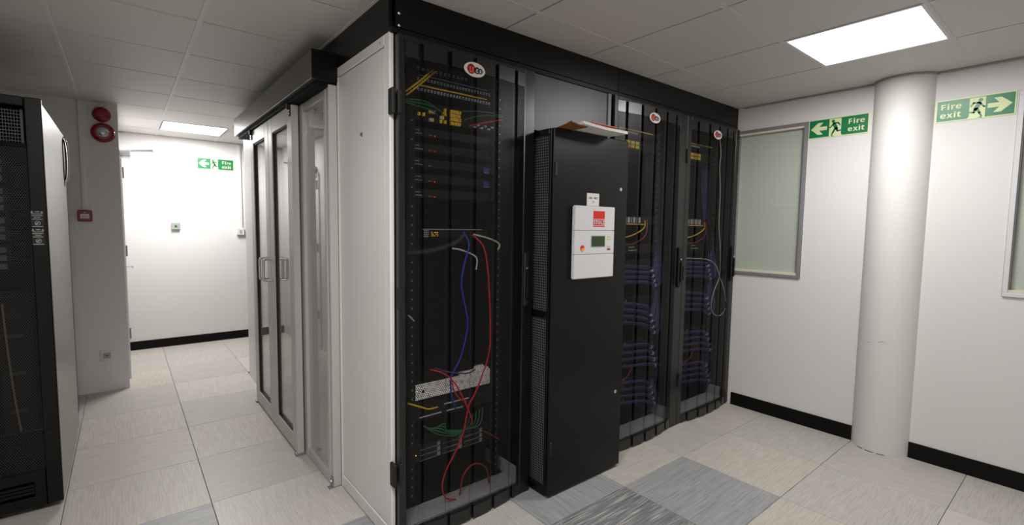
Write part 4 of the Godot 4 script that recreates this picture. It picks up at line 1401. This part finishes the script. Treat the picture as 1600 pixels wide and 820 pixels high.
	cable("red_cable", "long red cable hanging from the small switch to the rack floor", [V(1.088, 1.429, 3.215), V(1.133, 1.370, 3.25), V(1.163, 1.252, 3.25), V(1.178, 1.082, 3.25), V(1.185, .875, 3.25), V(1.169, .774, 3.25), V(1.129, .677, 3.25), V(1.088, .599, 3.25), V(1.053, .549, 3.25), V(1.037, .491, 3.25), V(1.018, .411, 3.25), V(.972, .322, 3.25), V(.915, .238, 3.25), V(.893, .161, 3.25), V(.916, .093, 3.25), V(.974, .068, 3.25)], 0.004, M.cable_red)
	cable("red_cable", "red cable crossing the pale perforated chassis down to the lower units", [V(.817, .780, 3.26), V(.882, .753, 3.26), V(.929, .718, 3.26), V(.971, .664, 3.26), V(1.010, .595, 3.26), V(1.042, .527, 3.26), V(1.067, .470, 3.255), V(1.091, .419, 3.23)], 0.004, M.cable_red)
	cable("red_cable", "short red cable sagging in front of the pale perforated chassis", [V(.935, .716, 3.262), V(.952, .648, 3.262), V(.987, .600, 3.26), V(1.030, .574, 3.255)], 0.0036, M.cable_red)
	cable("red_cable", "short dark red cable slanting down right of the drive unit", [V(1.152, .379, 3.24), V(1.208, .343, 3.24), V(1.262, .300, 3.235)], 0.004, M.cable_darkred)
	cable("red_cable", "dark red cable loop standing on the rack floor tray", [V(1.010, .066, 3.23), V(1.029, .158, 3.23), V(1.077, .203, 3.23), V(1.131, .200, 3.23), V(1.183, .155, 3.23), V(1.201, .068, 3.23)], 0.0045, M.cable_darkred)
	var ty := begin()
	tube(ty, PackedVector3Array([V(0, 0.012, 0), V(0.012, 0, 0.004), V(0.016, -0.004, 0.002), V(0.028, -0.018, 0.004)]), 0.0035, 6)
	solo("cable_tie", "small white cable tie by the left rail of the nearest rack", "cable tie", ty, M.cable_white, V(0.715, 1.04, 3.235))
	# pale perforated chassis
	t = thing("perforated_chassis", "pale perforated chassis with red and blue cables across it", "server", V(c, 0.617, 3.0))
	B(t, "chassis", V(c - 0.219, 0.620, 2.80), V(c + 0.232, 0.694, 3.190), M.black_inside, 0.001)
	var q := begin()
	quad_uv(q, [V(c - 0.219, 0.617, 3.2), V(c + 0.232, 0.617, 3.2), V(c + 0.232, 0.696, 3.2), V(c - 0.219, 0.696, 3.2)], [Vector2(0, 0), Vector2(0.451, 0), Vector2(0.451, 0.079), Vector2(0, 0.079)], Vector3.BACK)
	quad_uv(q, [V(c + 0.03, 0.696, 3.2), V(c + 0.232, 0.696, 3.2), V(c + 0.215, 0.715, 3.2), V(c + 0.03, 0.715, 3.2)], [Vector2(0.25, 0.079), Vector2(0.451, 0.079), Vector2(0.43, 0.1), Vector2(0.25, 0.1)], Vector3.BACK)
	quad_uv(q, [V(c + 0.12, 0.715, 3.2), V(c + 0.20, 0.715, 3.2), V(c + 0.18, 0.733, 3.2), V(c + 0.13, 0.733, 3.2)], [Vector2(0.34, 0.1), Vector2(0.42, 0.1), Vector2(0.40, 0.118), Vector2(0.35, 0.118)], Vector3.BACK)
	S(t, "perforated_front", q, M.chassis_mesh)
	B(t, "ear", V(c - 0.241, 0.620, 3.196), V(c - 0.2195, 0.694, 3.201), M.black_coat, 0.001)
	var lk := begin()
	lathe(lk, V(c - 0.178, 0.655, 3.2002), Vector3.BACK, [Vector2(0.008, 0), Vector2(0.008, 0.002), Vector2(0, 0.003)], 16)
	S(t, "lock", lk, M.dark_rubber)
	B(t, "top_cover", V(c - 0.219, 0.6945, 2.80), V(c + 0.232, 0.6975, 3.199), M.black_inside, 0.001)
	# units with light bars
	t = unit_box("rack_server", "black unit with two broken white bars below the pale perforated chassis", "server", c, 0.510, 0.600, 0.40)
	for b in [[-0.20, -0.075, 0.528], [-0.045, 0.055, 0.528], [-0.06, 0.09, 0.566]]:
		B(t, "white_bar", V(c + b[0], b[2] - 0.003, 3.203), V(c + b[1], b[2] + 0.003, 3.206), M.port_silver, 0.001)
	cable("yellow_cable", "short yellow cable entering the unit below the pale perforated chassis", [V(.714, .626, 3.23), V(.775, .597, 3.235), V(.827, .572, 3.23), V(.889, .561, 3.208)], 0.004, M.cable_yellow)
	t = unit_box("drive_unit", "black drive unit with pale bay edges low %s" % r, "server", c, 0.300, 0.392, 0.45)
	for i in 3:
		for k in 3:
			var d := B(t, "drive_bay", V(c - 0.205 + i * 0.130, 0.308 + k * 0.027, 3.203), V(c - 0.083 + i * 0.130, 0.331 + k * 0.027, 3.209), M.black_coat, 0.0015)
			B(d, "bay_edge", V(c - 0.200 + i * 0.130, 0.308 + k * 0.027, 3.209), V(c - 0.105 + i * 0.130, 0.3105 + k * 0.027, 3.210), M.switch_grey, 0.0005)
			B(d, "latch", V(c - 0.103 + i * 0.130, 0.308 + k * 0.027, 3.209), V(c - 0.085 + i * 0.130, 0.329 + k * 0.027, 3.2105), M.switch_grey, 0.001)
	B(t, "amber_led", V(c - 0.222, 0.338, 3.203), V(c - 0.217, 0.343, 3.2045), M.led_amber, 0.0004)
	for i in 5:
		var dy := i * 0.009
		cable("green_patch_cord", "dark green patch cord sagging above the drive unit, %s of five" % words[4 - i], [V(.805 + i * .012, .488 - dy, 3.215), V(.880 + dy, .430 + dy * 1.3, 3.232), V(.976 - dy, .402 + dy * .9, 3.238 - dy * .2), V(1.05 + dy * 2, .428 - dy * .5, 3.232), V(1.08 + dy * 2.4, .47 + dy * .8, 3.215)], 0.0026, M.cable_green, "green cords above the drive unit")

func rack_network(c: float, where_: String, trunk: Array, groups: Array, seed0: int, xe: float) -> void:
	# groups: [y of the top bundle at the left, step, rise of the bend, from above]
	var ord := ["topmost", "second", "third", "lowest"]
	var gn := ["first", "second", "third", "bottom"]
	for g in groups.size():
		var q: Array = groups[g]
		for i in 4:
			var y: float = q[0] - i * q[1]
			var tx: float = trunk[0] + (trunk[1] - trunk[0]) * (0.15 + 0.22 * i + 0.05 * g)
			var z := 3.222 - 0.004 * i
			var pts := []
			if q[3]:
				pts = [V(tx, 2.20, 3.10 + 0.02 * g), V(tx, 1.75, 3.12 + 0.02 * g), V(tx + 0.01, y + 0.24, 3.16), V(tx, y + 0.05 - q[2] * 0.5, 3.20), V(tx - 0.07, y - q[2], z + 0.004), V(xe, y - q[2] * 0.4, z), V(c - 0.16, y, z), V(c - 0.22, y + 0.004, z - 0.008)]
			else:
				pts = [V(tx + 0.02, 0.09, 3.10 + 0.01 * i), V(tx + 0.02, y - 0.24, 3.15), V(tx + 0.005, y - 0.07, 3.19), V(tx - 0.06, y - q[2], z + 0.004), V(xe, y - q[2] * 0.4, z), V(c - 0.16, y, z), V(c - 0.22, y + 0.004, z - 0.008)]
			bundle("purple network cable bundle in the %s, %s of its %s cluster" % [where_, ord[i], gn[g]], pts, "purple bundles in the " + where_, seed0 + g * 10 + i, [0.62, 0.9] if q[3] else [0.55, 0.88])
		var yp: float = q[0] - 1.5 * q[1]
		var t := unit_box("network_switch", "black network switch feeding the %s purple cluster in the %s" % [gn[g], where_], "network switch", c, yp - 0.088, yp + 0.088, 0.3, "switches in the " + where_, null, 3.190)
		for k in 4:
			for i in 10:
				B(t, "port", V(c - 0.21 + i * 0.017, q[0] - k * q[1] - 0.008, 3.190), V(c - 0.197 + i * 0.017, q[0] - k * q[1] + 0.008, 3.193), M.switch_grey if (i + k) % 3 == 0 else M.dark_rubber, 0.001)

func build_equipment_far() -> void:
	var a := "rack beside the cooling unit"
	var b := "rack against the window wall"
	# upper panels in both racks
	for rk in [[2.458, a, 2.245], [3.257, b, 3.04]]:
		var c: float = rk[0]
		var w: String = rk[1]
		patch_panel("upper patch panel with a yellow strip in the %s" % w, c, 2.105, M.strip_yellow, "yellow-striped panels in the far racks", 20, -0.205, 0.0)
		var t := unit_box("fibre_panel", "fibre panel with blocks of yellow adapters in the %s" % w, "fibre panel", c, 2.010, 2.075, 0.2)
		for i in 3:
			for k in 6:
				B(t, "adapter", V(c - 0.125 + i * 0.052 + (k % 3) * 0.014, 2.020 + (k / 3) * 0.026, 3.203), V(c - 0.114 + i * 0.052 + (k % 3) * 0.014, 2.041 + (k / 3) * 0.026, 3.209), M.strip_yellow, 0.001)
		t = unit_box("fibre_panel", "grey fibre panel with yellow and dark red leads in the %s" % w, "fibre panel", c, 1.505, 1.560, 0.25)
		for i in 9:
			B(t, "adapter", V(c - 0.20 + i * 0.030, 1.512, 3.203), V(c - 0.180 + i * 0.030, 1.552, 3.208), M.port_silver if i % 2 == 0 else M.switch_grey, 0.001)
		B(t, "yellow_edge", V(c - 0.205, 1.500, 3.203), V(c + 0.105, 1.506, 3.212), M.strip_yellow, 0.001)
		cable("yellow_cable", "yellow fibre lead curling from the grey fibre panel in the %s" % w, [V(c - 0.22, 1.40, 3.23), V(c - 0.06, 1.43, 3.24), V(c + 0.06, 1.48, 3.24), V(c + 0.10, 1.53, 3.215)], 0.004, M.cable_yellow)
		cable("red_cable", "dark red lead sagging under the fibre panel in the %s" % w, [V(c - 0.22, 1.37, 3.23), V(c - 0.06, 1.37, 3.24), V(c + 0.08, 1.43, 3.24), V(c + 0.125, 1.54, 3.215)], 0.004, M.cable_darkred)
		cable("red_cable", "short red lead above the bottom purple cluster in the %s" % w, [V(c - 0.14, 0.42, 3.23), V(c - 0.08, 0.44, 3.24), V(c - 0.03, 0.50, 3.24)], 0.0035, M.cable_darkred)
		t = unit_box("rack_server", "dim black unit with small grey print in the %s" % w, "server", c, 1.30, 1.36, 0.4)
		lines_of_print(t, c - 0.06, 1.34, 3.203, 0.10, 2, 0.022, 0.007)
	rack_network(2.458, a, [2.70, 2.83], [[1.215, 0.036, 0.05, true], [0.965, 0.045, 0.13, true], [0.662, 0.050, 0.06, false], [0.405, 0.050, 0.10, false]], 100, 2.60)
	rack_network(3.257, b, [3.48, 3.61], [[1.215, 0.036, 0.045, true], [0.975, 0.045, 0.075, true], [0.655, 0.050, 0.055, false], [0.400, 0.050, 0.07, false]], 300, 3.38)
	cable("white_wire", "thin white wire hanging in a long loop inside the right-hand rack", [V(3.34, 2.25, 3.30), V(3.360, 2.194, 3.312), V(3.391, 2.073, 3.312), V(3.382, 1.962, 3.312), V(3.409, 1.773, 3.312), V(3.412, 1.518, 3.312), V(3.451, 1.312, 3.312), V(3.460, 1.103, 3.312), V(3.380, .978, 3.312), V(3.345, .862, 3.312), V(3.386, .794, 3.312), V(3.491, .767, 3.312), V(3.575, .805, 3.31), V(3.59, .869, 3.31), V(3.533, .993, 3.312), V(3.461, 1.092, 3.312), V(3.392, 1.184, 3.312), V(3.268, 1.235, 3.312), V(3.10, 1.250, 3.30), V(3.03, 1.249, 3.24)], 0.003, M.cable_white)
